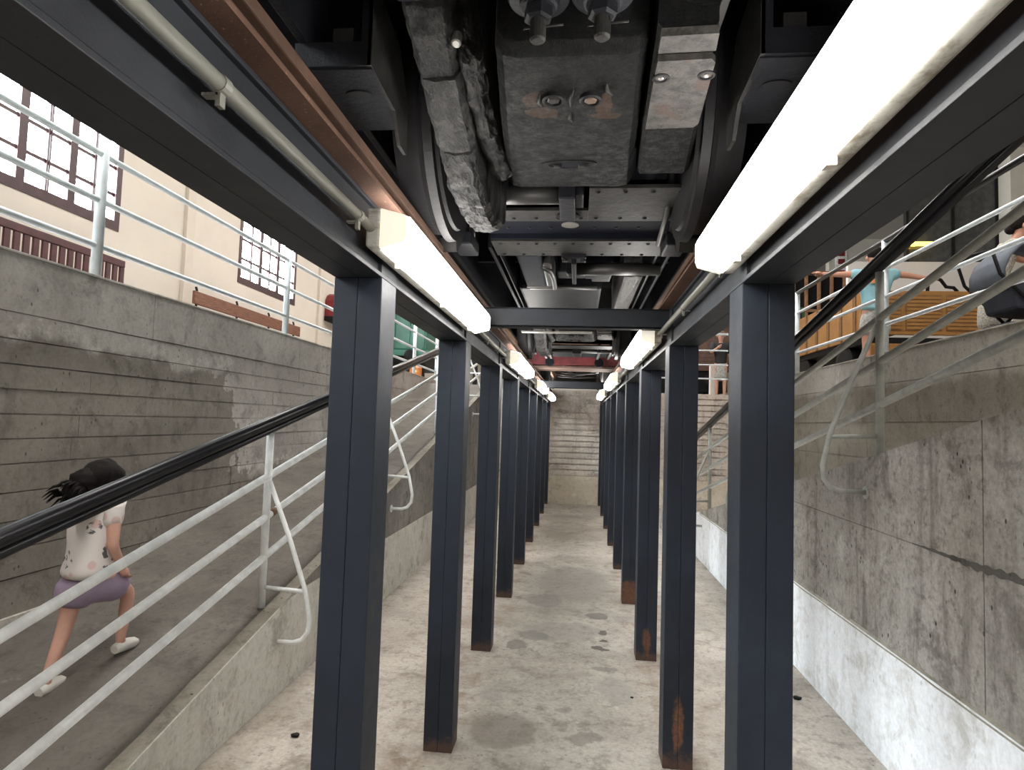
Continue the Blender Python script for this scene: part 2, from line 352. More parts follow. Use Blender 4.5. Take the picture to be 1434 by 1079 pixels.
COURSES = [0, .5, .7, .85, 1.0, 1.15, 1.3, 1.43, 1.56, 1.69, 1.82, 1.95, 2.09, 2.4]
def board_wall(name, mat, axis, pos, outward, lo, hi, thick=.2, seed=1, top=ZT, cut=None, courses=COURSES, seg=(1.6, 3.4), bandz=.5, gap=.0035):
    """cast wall: a backing core and one shallow panel for each formwork board that left its print"""
    rnd = random.Random(seed)
    def bx(mb, a, b, z0, z1, d0, d1):
        p, q = sorted((pos + outward * d0, pos + outward * d1))
        if axis == 'x': mb.box(p, q, a, b, z0, z1)
        else: mb.box(a, b, p, q, z0, z1)
    core = MB(); bx(core, lo, hi, 0, top - .004, -thick, -.014 if gap < .005 else -.035); w = struct(core.build(name, mat))
    for z0, z1 in zip(courses, courses[1:]):
        if z0 < bandz: continue
        a = lo
        while a < hi - .01:
            b = min(hi, a + rnd.uniform(*seg))
            if hi - b < .5: b = hi
            if not (cut and cut(a, b, z0, z1)):
                g = gap; d = rnd.uniform(-.002, .003) * (1 if gap < .005 else 2.5)
                m = MB(); bx(m, a + g * .6, b - g * .6, z0 + g, z1 - g, -.016 if gap < .005 else -.037, d)
                pn = m.build('board_print', mat, w)
            a = b
    return w
wl = board_wall('wall_left', mWallL, 'x', XL, 1, -3, YE + 3, seed=3, cut=lambda a, b, z0, z1: z1 < zl(a) - .05)
wl['label'] = 'board-marked grey concrete wall behind the left ramp'
wr = board_wall('wall_right', mWallR, 'x', XR, -1, -3, YE, seed=5, courses=[0, .5, .95, 1.35, 1.72, 2.1, 2.4], seg=(2.0, 3.6), cut=lambda a, b, z0, z1: z1 < zr(b) - .05)
wr['label'] = 'stained concrete wall behind the right ramp'
we = board_wall('wall_end', mEnd, 'y', YE, -1, XL, XR, seed=9, top=2.29, courses=[0, .57] + [.57 + .1147 * i for i in range(1, 16)], seg=(1.2, 2.6), bandz=.57, gap=.011)
we['label'] = 'pale board-marked concrete wall at the far end of the pit'
struct(box(XL - .2, XR + .2, -3.2, -3, 0, ZT).build('wall_near', mWallL))
# lime-washed bands at the foot of the walls
def band(name, mat, mb): o = struct(mb.build(name, mat)); return o
band('trim_1', mBandE, box(XL, XR, YE - .022, YE + .01, 0, .565))
band('trim_2', mBandL, box(XL - .01, XL + .012, -3, 4, 0, .5))
band('trim_3', mBandE, box(XR - .012, XR + .01, 8, YE, 0, .55))
# coping of the walls
for nm, x0, x1, m in (('trim_4', XL - .2, XL + .006, mWallL), ('trim_5', XR - .006, XR + .2, mWallR)):
    struct(box(x0, x1, -3, YE, ZT - .004, ZT + .012, bev=.004).build(nm, m))

# ramps: each a wedge with its pit-side face
def ramp(name, mtop, mside, x_in, x_out, zf, y0, y1, label):
    m = MB(); pr = [(y0, -.01), (y0, max(0, zf(y0))), (y1, max(0, zf(y1))), (y1, -.01)]
    e = .02 if x_in < 0 else -.02
    m.prism(pr, 'x', x_out, x_in - e)
    o = struct(m.build(name, mtop)); o['label'] = label; return o
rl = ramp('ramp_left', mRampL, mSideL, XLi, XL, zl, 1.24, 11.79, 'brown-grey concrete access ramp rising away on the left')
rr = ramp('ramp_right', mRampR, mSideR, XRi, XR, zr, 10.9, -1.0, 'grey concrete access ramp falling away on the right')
# pit-side faces of the ramps, in cast panels
def side_face(parent, mat, x0, x1, zf, ylo, yhi, splits, zcuts, seed=1):
    """panels between heights zcuts (last goes up to the ramp edge) and y splits"""
    for a, b in zip(splits, splits[1:]):
        for i, z0 in enumerate(zcuts):
            z1 = zcuts[i + 1] if i + 1 < len(zcuts) else 9
            n = 8; ys = [a + (b - a) * t / n for t in range(n + 1)]
            topz = [min(z1, max(0, zf(y))) for y in ys]
            if max(topz) <= z0 + .01: continue
            g = .003
            poly = [(y, max(t - g * (z1 < 9), z0)) for y, t in zip(ys, topz)]
            hi = [(min(max(y, a + g), b - g), z) for y, z in poly if z > z0 + 1e-4]
            sl = (zf(b) - zf(a)) / (b - a); yx = a + (z0 - zf(a)) / sl
            ya_, yb_ = (max(a + g, yx), b - g) if sl > 0 else (a + g, min(b - g, yx))
            poly = [(ya_, z0)] + hi + [(yb_, z0)]
            pp = []
            for q in poly:
                if not pp or (abs(q[0] - pp[-1][0]) + abs(q[1] - pp[-1][1])) > 1e-4: pp.append(q)
            if len(pp) < 3: continue
            MB().prism(pp, 'x', x0, x1).build('cast_panel', mat, parent)
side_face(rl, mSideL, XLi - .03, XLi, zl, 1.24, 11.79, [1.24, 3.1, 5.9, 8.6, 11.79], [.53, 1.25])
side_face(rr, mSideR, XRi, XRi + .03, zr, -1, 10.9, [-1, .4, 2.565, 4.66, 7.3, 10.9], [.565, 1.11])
# lime-washed lower band of the ramp faces
def wband(name, mat, x0, x1, zf, ya, yb, h):
    n = 40; ys = [ya + (yb - ya) * t / n for t in range(n + 1)]
    poly = [(ya, 0)] + [(y, min(h, zf(y))) for y in ys if zf(y) > .003] + [(yb, 0)]
    pp = []
    for q in poly:
        if not pp or (abs(q[0] - pp[-1][0]) + abs(q[1] - pp[-1][1])) > 1e-4: pp.append(q)
    return struct(MB().prism(pp, 'x', x0, x1).build(name, mat))
wband('trim_6', mBandL, XLi - .03, XLi + .012, zl, 1.25, 12.79, .53)
wband('trim_7', mBandR, XRi - .014, XRi + .03, zr, -2.99, 10.88, .565)
# rough mortar edge along the left ramp and grimy ledge over the right band
m = MB(); pts = []
for i in range(61):
    y = 1.3 + i * .05 * 3.4; 
    if y > 11.7: break
    pts.append((XLi - .03, y, zl(y) + .0))
mm = MB()
for a, b in zip(pts, pts[1:]):
    for dx in (0,):
        mm.quad([(XLi - .075 + .02 * noise.noise(Vector((0, a[1] * 3, 0))), a[1], zl(a[1]) + .003), (XLi + .006, a[1], zl(a[1]) + .003), (XLi + .006, b[1], zl(b[1]) + .003), (XLi - .075 + .02 * noise.noise(Vector((0, b[1] * 3, 0))), b[1], zl(b[1]) + .003)])
struct(mm.build('trim_8', mDirt))
mm = MB(); N = 90
for i in range(N):
    y0, y1 = 8.0 - i * 11 / N, 8.0 - (i + 1) * 11 / N
    def wv(y): return .565 + .006 * noise.noise(Vector((y * 4, 0, 3)))
    mm.quad([(XRi - .018, y0, wv(y0) - .012), (XRi - .018, y1, wv(y1) - .012), (XRi - .002, y1, wv(y1) + .012), (XRi - .002, y0, wv(y0) + .012)])
struct(mm.build('trim_9', mDirt))
# eroded lip of the cast joint (right face)
mm = MB()
for i in range(170):
    y0, y1 = 3.15 - i * .015, 3.15 - (i + 1) * .015
    def h(y, q): return min(1, max(.1, (3.15 - y) / .5)) * (.008 + .02 * abs(noise.noise(Vector((y * 14, q, 3)))) + .012 * max(0, noise.noise(Vector((y * 4, q, 8)))))
    mm.quad([(XRi - .004, y0, 1.11 - h(y0, 1)), (XRi - .004, y1, 1.11 - h(y1, 1)), (XRi - .004, y1, 1.11 + h(y1, 5)), (XRi - .004, y0, 1.11 + h(y0, 5))])
struct(mm.build('trim_10', concrete('eroded_joint', (.14, .13, .115), (.1, .095, .085), (.05, .047, .04)))) 

# ------------------------------------------------------------ hall above
HX0, HX1, HY0, HY1, HZ = -5.5, 12.5, -9, 27, 7.6
struct(box(HX0, XL - .2, HY0, HY1, ZG - .2, ZG).build('hall_floor', mTile))
struct(box(XR + .2, HX1, HY0, HY1, ZG - .2, ZG).build('hall_floor', mTile))
struct(box(XL - .2, XR + .2, YE + .2, HY1, ZG - .2, ZG - .012).build('hall_floor', mTile))
struct(box(XL - .2, XR + .2, HY0, -3.2, ZG - .2, ZG - .012).build('hall_floor', mTile))
# left hall wall with window openings
wh = MB(); ys = [HY0] + [v for ab in WIN_L for v in ab] + [HY1]
for i in range(0, len(ys), 2): wh.box(HX0 - .07, HX0, ys[i], ys[i + 1], ZG, HZ)
for a, b in WIN_L: wh.box(HX0 - .07, HX0, a, b, ZG, WIN_Z[0]).box(HX0 - .07, HX0, a, b, WIN_Z[1], HZ)
hw = struct(wh.build('wall_hall_left', mCream)); hw['label'] = 'cream hall wall with maroon windows'
for y in (8.1, 12.6, 3.4):
    struct(box(HX0, HX0 + .05, y - .09, y + .09, ZG, HZ).build('trim_11', plain('cream_pilaster', (.55, .49, .42), .85, 0, .03)))
struct(box(HX1, HX1 + .3, HY0, HY1, ZG, HZ).build('wall_hall_right', mCreamR))
struct(box(HX0, HX1, HY1, HY1 + .3, ZG, HZ).build('wall_hall_end', mCreamR))
struct(box(HX0, HX1, HY0 - .3, HY0, ZG, HZ).build('wall_hall_near', mCream))
ceil_ = struct(box(HX0, HX1, HY0, HY1, HZ, HZ + .2).build('ceiling', mCeil))
for (x, y) in ADDED_LAMPS:
    box(x - .63, x + .63, y - .63, y + .63, HZ - .035, HZ, bev=.01).build('added_lamp_frame', mHouse, ceil_)  # invented frames round the added, unseen fill lights

# windows of the left hall wall
for wi, (a, b) in enumerate(WIN_L):
    z0, z1 = WIN_Z; f = .085; X = HX0 - .02
    W = MB().box(X - .02, X + .03, a, a + f, z0, z1).box(X - .02, X + .03, b - f, b, z0, z1).box(X - .02, X + .03, a + f, b - f, z0, z0 + .11).box(X - .02, X + .03, a + f, b - f, z1 - f, z1)
    wo = struct(W.build('window_%d' % (wi + 1), mFrame)); wo['label'] = 'maroon multi-pane window in the cream hall wall'
    cw = (b - a - 2 * f) / 3
    for c in range(1, 3):
        y = a + f + cw * c; MB().box(X - .018, X + .02, y - .05, y + .05, z0 + .11, z1 - f).build('mullion', mFrame, wo)
    for c in range(3):
        y = a + f + cw * (c + .5); MB().box(X - .015, X + .02, y - .024, y - .008, z0 + .11, z1 - f).box(X - .015, X + .02, y + .008, y + .024, z0 + .11, z1 - f).build('glazing_bar', mFrame, wo)
    zz = z0 + .11 + .31; rows = [z0 + .11]
    while zz < z1 - f - .1:
        MB().box(X - .015, X + .008, a + f, b - f, zz - .02, zz + .02).build('glazing_bar', mFrame, wo); rows.append(zz); zz += .32
    rows.append(z1 - f)
    for c in range(6):
        ya = a + f + cw * c / 2
        for r0, r1 in zip(rows, rows[1:]):
            MB().quad([(X - .005, ya, r0), (X - .005, ya + cw / 2, r0), (X - .005, ya + cw / 2, r1), (X - .005, ya, r1)]).build('pane', mGlass, wo)

# ------------------------------------------------------------ pit structure: posts, girders, rails
PW, PD, D1, SP = .1401, .1404, 1.7099, 1.3624
XA, XB = -.5635, .4359
ORD = ['nearest', 'second', 'third', 'fourth', 'fifth', 'sixth', 'seventh', 'eighth', 'farthest']
def post(x0, y0, mat, label, group):
    t = thing('steel_post', label, 'post', (x0 + PW / 2, y0 + PD / 2, 0), group)
    hw = PW / 2 - .0003
    for s in (0, 1):
        a = x0 if s == 0 else x0 + PW - hw
        box(a, a + hw, y0, y0 + PD, 0, 2.0, bev=.003).build('channel', mat, t)
    return t
for i in range(9):
    y = D1 + SP * i
    post(XA - PW, y, mPost, '%s black steel post of the left row, standing on the pit floor' % ORD[i], 'left row of black posts')
    extra = {1: ' with an orange rust patch at its foot', 2: ' with a rust blotch low on its face', 3: ' with a brown rusted foot'}.get(i, '')
    post(XB, y + .0377, mPostR[i - 1] if i in (1, 2, 3) else mPost, '%s black steel post of the right row%s' % (ORD[i], extra), 'right row of black posts')
def girder(x0, label):
    t = thing('steel_girder', label, 'girder', (x0 + PW / 2, 5, 2.0)); y0, y1 = -2.9, YE - .005
    x1 = x0 + PW; c = (x0 + x1) / 2
    MB().box(x0, c - .0005, y0, y1, 2.0, 2.012, bev=.002).build('bottom_flange', mBeam, t)
    MB().box(c + .0005, x1, y0, y1, 2.0, 2.012, bev=.002).build('bottom_flange', mBeam, t)
    MB().box(x0, x1, y0, y1, 2.172, 2.183, bev=.002).build('top_flange', mBeam, t)
    MB().box(x0 + .012, x1 - .012, y0, y1, 2.012, 2.172).build('web', mBeam, t)
    for i in range(9):
        y = D1 + SP * i
        MB().box(x0 + .002, x1 - .002, y, y + .14, 2.012, 2.172, bev=.002).build('stiffener', mBeam, t)
    return t
girder(XA - PW, 'long black steel girder carrying the rail over the left row of posts')
girder(XB, 'long black steel girder carrying the rail over the right row of posts')
def rail(xc, label):
    t = thing('rail', label, 'rail', (xc, 5, 2.184)); y0, y1 = -2.9, 26
    foot = [(-.062, 0), (.062, 0), (.062, .009), (.012, .022), (-.012, .022), (-.062, .009)]
    MB().prism([(xc + a, 2.184 + b) for a, b in foot], 'y', y0, y1).build('foot', mRail, t)
    MB().box(xc - .007, xc + .007, y0, y1, 2.205, 2.262).build('web', mRailHead, t)
    MB().box(xc - .028, xc + .028, y0, y1, 2.26, 2.288, bev=.004).build('head', mRailHead, t)
    return t
rail(XA - .012, 'rusty brown rail lying on the left girder')
rail(XB + .012, 'rusty brown rail lying on the right girder')
for i, (y, l) in enumerate(((3.13, 'near dark steel cross beam tying the two girders together'), (8.5, 'far dark steel cross beam tying the two girders together'), (0.0, 'dark steel cross beam overhead just behind the viewer'))):
    if i == 2: continue
    t = thing('cross_beam', l, 'beam', (-.064, y, 2.09), 'cross beams between the girders')
    box(XA - .0, XB + .0, y, y + .012, 2.085, 2.182, bev=.002).build('web', mBeam, t)
    box(XA, XB, y, y + .07, 2.085, 2.094, bev=.002).build('flange', mBeam, t)
    box(XA, XB, y, y + .07, 2.174, 2.183, bev=.002).build('flange', mBeam, t)

# ------------------------------------------------------------ luminaires and conduits
def luminaire(side, y0, y1, label):
    """side -1: hangs on the left girder facing right; +1: on the right girder"""
    xw = XA if side < 0 else XB; s = 1 if side < 0 else -1
    t = thing('tube_luminaire', label, 'lamp', (xw, y0, 2.1), 'fluorescent luminaires along the pit')
    def bx(a, b, ya, yb, za, zb, bev=0): p, q = sorted((xw + s * a, xw + s * b)); return MB().box(p, q, ya, yb, za, zb, bev=bev)
    bx(.014, .05, y0, y1, 2.035, 2.135, .006).build('housing', mHouse, t)
    # diffuser: trapezoid section
    sec = [(.05, 2.030), (.118, 2.046), (.124, 2.06), (.124, 2.108), (.118, 2.122), (.05, 2.138)]
    m = MB().prism([(xw + s * a, z) for a, z in sec], 'y', y0 + .035, y1 - .035); m.build('diffuser', mLamp, t)
    for ya, yb in ((y0 + .004, y0 + .035), (y1 - .035, y1 - .004)):
        sec2 = [(.05, 2.033), (.113, 2.05), (.118, 2.064), (.118, 2.104), (.113, 2.118), (.05, 2.135)]
        MB().prism([(xw + s * a, z) for a, z in sec2], 'y', ya, yb).build('end_cap', mLampEnd, t)
    for q in (.12, .5, .88):
        y = y0 + (y1 - y0) * q
        bx(.04, .058, y - .012, y + .012, 2.020, 2.036, .003).build('clip', mClip, t)
        bx(.04, .058, y - .012, y + .012, 2.132, 2.148, .003).build('clip', mClip, t)
    return t
LL = [(-1.55, -.02), (1.52, 3.05), (4.62, 6.15), (7.75, 9.28), (10.6, 12.1)]
LR = [(.25, 1.79), (3.3, 4.83), (6.35, 7.88), (9.4, 10.93)]
NM = ['nearest', 'second', 'third', 'farthest']
for i, (a, b) in enumerate(LL[1:]): luminaire(-1, a, b, '%s glowing tube luminaire on the left girder' % NM[i])
for i, (a, b) in enumerate(LR): luminaire(1, a, b, '%s glowing tube luminaire on the right girder%s' % (NM[i], ', a huge white strip at the top' if i == 0 else ''))
def conduit(side, y0, y1, label, bend=False):
    xw = XA if side < 0 else XB; s = 1 if side < 0 else -1; x = xw + s * .026
    t = thing('conduit', label, 'pipe', (x, (y0 + y1) / 2, 2.084), 'grey conduits between the luminaires')
    MB().tube([(x, y0, 2.084), (x, y1, 2.084)], .0125, 14).build('pipe', mConduit, t)
    n = max(1, int((y1 - y0) / .52))
    for i in range(n + 1):
        y = y0 + .1 + (y1 - y0 - .2) * i / n
        m = MB().lathe((x, y - .009, 2.084), (0, 1, 0), [(0, .0145), (.018, .0145)], 14)
        m.box(min(x, xw), max(x, xw), y - .007, y + .007, 2.066, 2.0705)
        m.box(x - .004, x + .004, y - .007, y + .007, 2.05, 2.071)
        m.build('saddle_clip', mConduit, t)
conduit(-1, -1., 1.53, 'thick grey conduit running up to the nearest left luminaire')
conduit(-1, 3.05, 4.63, 'grey conduit between the two nearest left luminaires')
conduit(-1, 6.15, 7.76, 'grey conduit between the second and third left luminaires')
conduit(-1, 9.28, 10.61, 'grey conduit between the two farthest left luminaires')
conduit(1, 1.79, 3.31, 'grey conduit between the two nearest right luminaires')
conduit(1, 4.83, 6.36, 'grey conduit between the second and third right luminaires')
conduit(1, 7.88, 9.41, 'grey conduit between the two farthest right luminaires')

# ------------------------------------------------------------ railings
def ramp_railing(name, label, xr, zf, side, ys, y0, y1, mat, wallx, strut=True):
    """side: -1 left, +1 right. ys: post positions"""
    t = thing(name, label, 'railing', (xr, ys[1], zf(ys[1])))
    pit = 1 if side < 0 else -1
    for h in (.285, .515, .75):
        MB().tube([(xr, y0, zf(y0) + h), (xr, y1, zf(y1) + h)], .0205, 12).build('rail_bar', mat, t)
    MB().tube([(xr, y0, zf(y0) + 1.065), (xr, y1, zf(y1) + 1.065)], .031, 14).build('handrail', mHand, t, 'glossy black handrail')
    MB().tube([(xr, y0, zf(y0) + 1.017), (xr, y1, zf(y1) + 1.017)], .019, 12).build('handrail_bracket_bar', mHand, t, 'thin black tube under the handrail')
    for y in ys:
        MB().tube([(xr, y, zf(y) - .0), (xr, y, zf(y) + 1.0)], .0215, 12).build('post', mat, t)
        if strut:
            z = zf(y)
            pts = [(xr + pit * .012, y, z + .72), (xr + pit * .15, y, z + .40), (xr + pit * .255, y, z + .12), (xr + pit * .292, y, z - .05), (xr + pit * .285, y, z - .12), (xr + pit * .25, y, z - .165), (xr + pit * .2, y, z - .183), (wallx, y, z - .185)]
            MB().tube(pts, .0135, 10).build('strut', mat, t)
            MB().tube([(xr, y, z + .115), (xr + pit * .262, y, z + .105)], .012, 10).build('stay', mat, t)
            MB().lathe((wallx, y, z - .185), (pit, 0, 0), [(0, .034), (.006, .034)], 16).build('wall_plate', mat, t)
    return t
ysL = [1.38, 3.5, 5.65, 7.8, 9.95]
r1 = ramp_railing('ramp_railing', 'white tubular railing with black handrail on the left ramp edge', -1.78, zl, -1, ysL, .45, 11.3, mRailW, XLi)
MB().tube([(-1.78, 11.3, zl(11.3) + 1.065)] + [(-1.78, 11.3 + .12 * sin(a), zl(11.3) + .95 + .12 * cos(a)) for a in (.5, 1., 1.57)] + [(-1.78, 11.42, zl(11.4) + .3)], .02, 10).build('end_loop', mRailW, r1)
MB().tube([(-1.78, 3.55, zl(3.55) + .515), (-1.78, 3.60, zl(3.60) + .515)], .024, 12).build('joint_sleeve', mWoodBr, r1, 'brown joint sleeve')
ysR = [1.38, 3.53, 5.68, 7.83, 9.98]
ramp_railing('ramp_railing', 'grey tubular railing with black handrail on the right ramp edge', 1.6, zr, 1, ysR, -.9, 10.8, mRailG, XRi)
def top_railing(x, ys, y0, y1, label, mat, hs=(.2, .482, .77, 1.1)):
    t = thing('hall_railing', label, 'railing', (x, ys[0], ZT))
    for h in hs[:3]:
        MB().tube([(x, y0, ZT + h), (x, y1, ZT + h)], .019, 10).build('rail_bar', mat, t)
    MB().tube([(x, y0, ZT + hs[3]), (x, y1, ZT + hs[3])], .026, 12).build('handrail', mHand, t, 'black handrail')
    for y in ys: MB().tube([(x, y, ZT), (x, y, ZT + hs[3])], .031, 14).build('post', mat, t)
    return t
top_railing(XL - .03, [-1.5, 1., 3.5, 6.0, 8.5, 11.0, 12.75], -2.9, 12.75, 'white railing with three bars on top of the left wall', mRailUp)
top_railing(XR + .03, [-1., 1.5, 4.05, 6.57, 9.1, 12.75], -2.9, 12.75, 'white railing with three bars on top of the right wall', mRailUp, (.3, .58, .865, 1.15))
def end_railing(x0, x1, xs, label):
    t = thing('hall_railing', label, 'railing', (xs[0], YE + .06, ZG)); y = YE + .06
    for h in (.3, .58, .87): MB().tube([(x0, y, ZG + h), (x1, y, ZG + h)], .0155, 10).build('rail_bar', mRailUp, t)
    MB().tube([(x0, y, ZG + 1.2), (x1, y, ZG + 1.2)], .026, 12).build('handrail', mRailUp, t)
    for x in xs: MB().tube([(x, y, ZG - .01), (x, y, ZG + 1.2)], .021, 12).build('post', mRailUp, t)
end_railing(-2.9, -1.3, [-1.7, -1.32], 'short white railing across the pit end, left of the track')
end_railing(1.2, 2.95, [1.22, 2.0], 'white railing across the pit end, right of the track')

# ------------------------------------------------------------ railway vehicles overhead
XC = -.064
loco = thing('locomotive', 'black locomotive standing on the rails, its grimy underside filling the top of the picture', 'locomotive', (XC, 2.15, 2.288))
def wheelset(par, y, mat=mWheel, r=.367):
    for s in (-1, 1):
        xi = XC + s * .411
        a = s
        wob = [(0, .05), (0, r - .045), (-.0, r - .04), (0., r + .022), (.028, r + .026), (.036, r + .004), (.05, r), (.13, r - .004), (.13, r - .05), (.09, r - .06), (.075, .11), (.12, .1), (.12, .05)]
        wh = MB().lathe((xi, y, 2.288 + r), (s, 0, 0), wob, 96).build('wheel', mat, par)
        MB().lathe((xi - s * .012, y, 2.288 + r), (s, 0, 0), [(0, r - .05), (0, r - .02), (.014, r - .014), (.014, r - .056)], 96).build('tyre_ring', mWheel, wh)
    MB().tube([(XC - .5, y, 2.288 + r), (XC + .5, y, 2.288 + r)], .065, 20).build('axle', mat, par)
def loft(mb, secs):
    """secs: list of closed sections with equal vertex count"""
    R_ = [[mb.b.verts.new(p) for p in s] for s in secs]; n = len(secs[0])
    for A, B in zip(R_, R_[1:]):
        for j in range(n): mb.b.faces.new((A[j], A[(j + 1) % n], B[(j + 1) % n], B[j]))
    mb.b.faces.new(R_[0][::-1]); mb.b.faces.new(R_[-1]); return mb
def motor(par, dy):
    m = MB(); S = []
    for y, x0, x1, z in ((1.30, -.198, .128, 2.425), (1.325, -.203, .130, 2.402), (1.50, -.216, .134, 2.392), (1.66, -.23, .14, 2.388), (1.70, -.233, .141, 2.392), (1.95, -.25, .153, 2.41), (2.14, -.264, .163, 2.425), (2.18, -.268, .166, 2.45)):
        y += dy
        S.append([(x0 + .0, y, 2.78), (x0, y, z + .03), (x0 + .018, y, z + .006), (x0 + .05, y, z), (x1 - .05, y, z), (x1 - .018, y, z + .006), (x1, y, z + .03), (x1, y, 2.78)])
    loft(m, S).sub(5).rough(.0022, 14, dy).rough(.0012, 45, dy).rough(.0008, 110, dy); mo = m.build('motor_casing', mMotor, par, smooth=True)
    for x, y in ((-.0795, 1.48), (.0105, 1.484)):
        MB().lathe((x, y + dy, 2.389), (0, 0, -1), [(-.01, .0275), (.005, .0275), (.008, .024), (.008, .021), (.0, .019)], 28).build('bolt_ring', mIron, mo)
        MB().lathe((x, y + dy, 2.388), (0, 0, -1), [(-.006, .0165), (.004, .0165), (.006, .012)], 6).build('bolt_head', mLocoG if x < 0 else plain('rust_bolt', (.07, .045, .03), .6), mo)
    m = MB().lathe((-.046, 1.905 + dy, 2.409), (0, .06, -1), [(-.01, .034), (.0045, .034), (.0065, .027), (.002, .024)], 36)
    for v in m.b.verts: v.co.x = -.046 + (v.co.x + .046) * 2.5
    po = m.build('oval_pocket', mMotor, mo)
    m = MB().lathe((-.046, 1.905 + dy, 2.405), (0, .06, -1), [(-.004, .0235), (.0015, .0235)], 36)
    for v in m.b.verts: v.co.x = -.046 + (v.co.x + .046) * 2.5
    m.build('pocket_floor', mLocoD, mo)
    for x in (-.084, -.008):
        MB().lathe((x, 1.905 + dy, 2.403), (0, .06, -1), [(-.004, .013), (.006, .013), (.008, .009)], 6).build('bolt_head', mLocoG, mo)
    # bead welds / scraped runs of paint
    m = MB()
    for a, b in (((-.03, 1.44), (-.038, 1.52)), ((.045, 1.42), (.062, 1.47)), ((-.11, 1.52), (-.112, 1.46)), ((-.04, 1.55), (-.034, 1.6))):
        m.tube([(a[0], a[1] + dy, 2.391), ((a[0] + b[0]) / 2 - .004, (a[1] + b[1]) / 2 + dy, 2.388), (b[0], b[1] + dy, 2.390)], [.002, .005, .002], 8)
    m.build('weld_bead', mLocoG, mo)
    # side cover, in two leaves with a dark joint between
    m = MB(); S = []
    for y, x0, x1, z in ((1.25, .142, .262, 2.41), (1.60, .15, .292, 2.388), (1.635, .151, .296, 2.40), (2.05, .172, .335, 2.435), (2.12, .175, .34, 2.46)):
        S.append([(x0, y + dy, 2.78), (x0, y + dy, z + .012), (x0 + .012, y + dy, z), (x1 - .012, y + dy, z), (x1, y + dy, z + .012), (x1, y + dy, 2.78)])
    loft(m, S).sub(4).rough(.002, 16, 3).rough(.001, 50, 3).build('side_casing', mMotor, par)
    m = MB(); poly = [(.150, 1.34), (.150, 1.29), (.262, 1.285), (.272, 1.30), (.288, 1.575), (.278, 1.595), (.156, 1.60)]
    poly = [(a, b + dy + .03) for a, b in poly]
    m.prism(poly, 'z', 2.381, 2.396).build('cover_plate', mCover, par)
    m = MB().prism([(.148, 1.25 + dy), (.262, 1.245 + dy), (.268, 1.305 + dy), (.149, 1.31 + dy)], 'z', 2.392, 2.41).build('cover_plate', mCover, par)
    for x, y in ((.160, 1.385), (.258, 1.378)):
        q = MB().lathe((x + .005, y + dy, 2.382), (0, 0, -1), [(-.004, .019), (.003, .019), (.004, .014), (.0, .012)], 22).build('bolt_ring', mIron, par)
        MB().lathe((x + .005, y + dy, 2.383), (0, 0, -1), [(0, .007), (.004, .007), (.006, .004)], 6).build('bolt_head', mBright, par)
    # gear case caked with grease, following the big gear round the axle
    def gc(x0, x1, prof, name, amp, off):
        m = MB(); S = []
        for y, zb, zt, sh in prof:
            S.append([(x0 + sh, y + dy, zt), (x0 + sh, y + dy, zb + .03), (x0 + sh + .015, y + dy, zb + .006), ((x0 + x1) / 2 + sh, y + dy, zb), (x1 + sh - .015, y + dy, zb + .006), (x1 + sh, y + dy, zb + .03), (x1 + sh, y + dy, zt)])
        loft(m, S).sub(7).rough(amp, 18, off).rough(amp * .7, 48, off).rough(amp * .35, 120, off); return m.build(name, mGrease, par)
    gc(-.425, -.318, [(1.33, 2.53, 2.9, 0), (1.38, 2.495, 2.9, 0), (1.44, 2.475, 2.9, 0), (1.497, 2.458, 2.9, 0)], 'gear_case', .006, 2)
    gc(-.428, -.316, [(1.503, 2.452, 2.9, 0), (1.56, 2.435, 2.9, 0), (1.65, 2.408, 2.9, 0), (1.746, 2.376, 2.9, 0)], 'gear_case', .004, 4)
    gc(-.424, -.320, [(1.753, 2.37, 2.9, 0), (1.83, 2.335, 2.9, 0), (1.9, 2.308, 2.9, 0), (1.98, 2.29, 2.9, .006)], 'gear_case', .007, 6)
    gc(-.424, -.318, [(1.984, 2.292, 2.9, .008), (2.05, 2.280, 2.9, .012), (2.12, 2.272, 2.9, .02), (2.19, 2.276, 2.9, .03), (2.24, 2.31, 2.9, .04)], 'gear_case', .009, 8)
    gc(-.325, -.262, [(1.42, 2.56, 2.8, 0), (1.47, 2.47, 2.8, .01), (1.6, 2.445, 2.8, .0), (1.75, 2.42, 2.8, .005), (1.88, 2.41, 2.8, .01), (1.98, 2.385, 2.8, .02), (2.02, 2.40, 2.8, .03)], 'gear_case_flange', .008, 5)
    m = MB().box(-.425, -.322, 1.10 + dy, 1.30 + dy, 2.52, 2.7, .01).sub(2).rough(.004, 20); m.build('gear_case_end', mLocoD, par)
    MB().lathe((-.31, 1.42 + dy, 2.52), (0, -.4, -1), [(0, .012), (.03, .012), (.032, .008)], 10).build('bolt_head', mBright, par)
motor(loco, 0); motor(loco, 4.1)
wheelset(loco, 2.20); wheelset(loco, 6.30)
# spring bolts with washers hanging before the motor
MB().box(-.42, .34, .45, 1.26, 2.66, 2.68).build('hanger_plate', mLocoD, loco)
for x, y in ((-.0985, 1.188), (.0275, 1.185)):
    MB().lathe((x, y, 2.67), (0, 0, -1), [(0, .05), (.2, .05), (.21, .045)], 24).build('spring_guide', mLocoD, loco)
    MB().lathe((x, y, 2.455), (0, 0, -1), [(0, .045), (.004, .06), (.016, .062), (.022, .058), (.024, .038), (.034, .038), (.037, .033)], 32).build('spring_washer', mLoco, loco)
    MB().lathe((x, y, 2.418), (0, 0, -1), [(0, .029), (.022, .029), (.026, .022)], 6).build('nut', mLoco, loco)
    MB().lathe((x, y, 2.40), (0, 0, -1), [(0, .016), (.046, .016), (.05, .012)], 16).build('bolt', mLocoG, loco)
    MB().tube([(x - .028, y, 2.378), (x + .03, y - .004, 2.38), (x + .05, y - .01, 2.377)], .0022, 6).build('split_pin', mLocoG, loco)
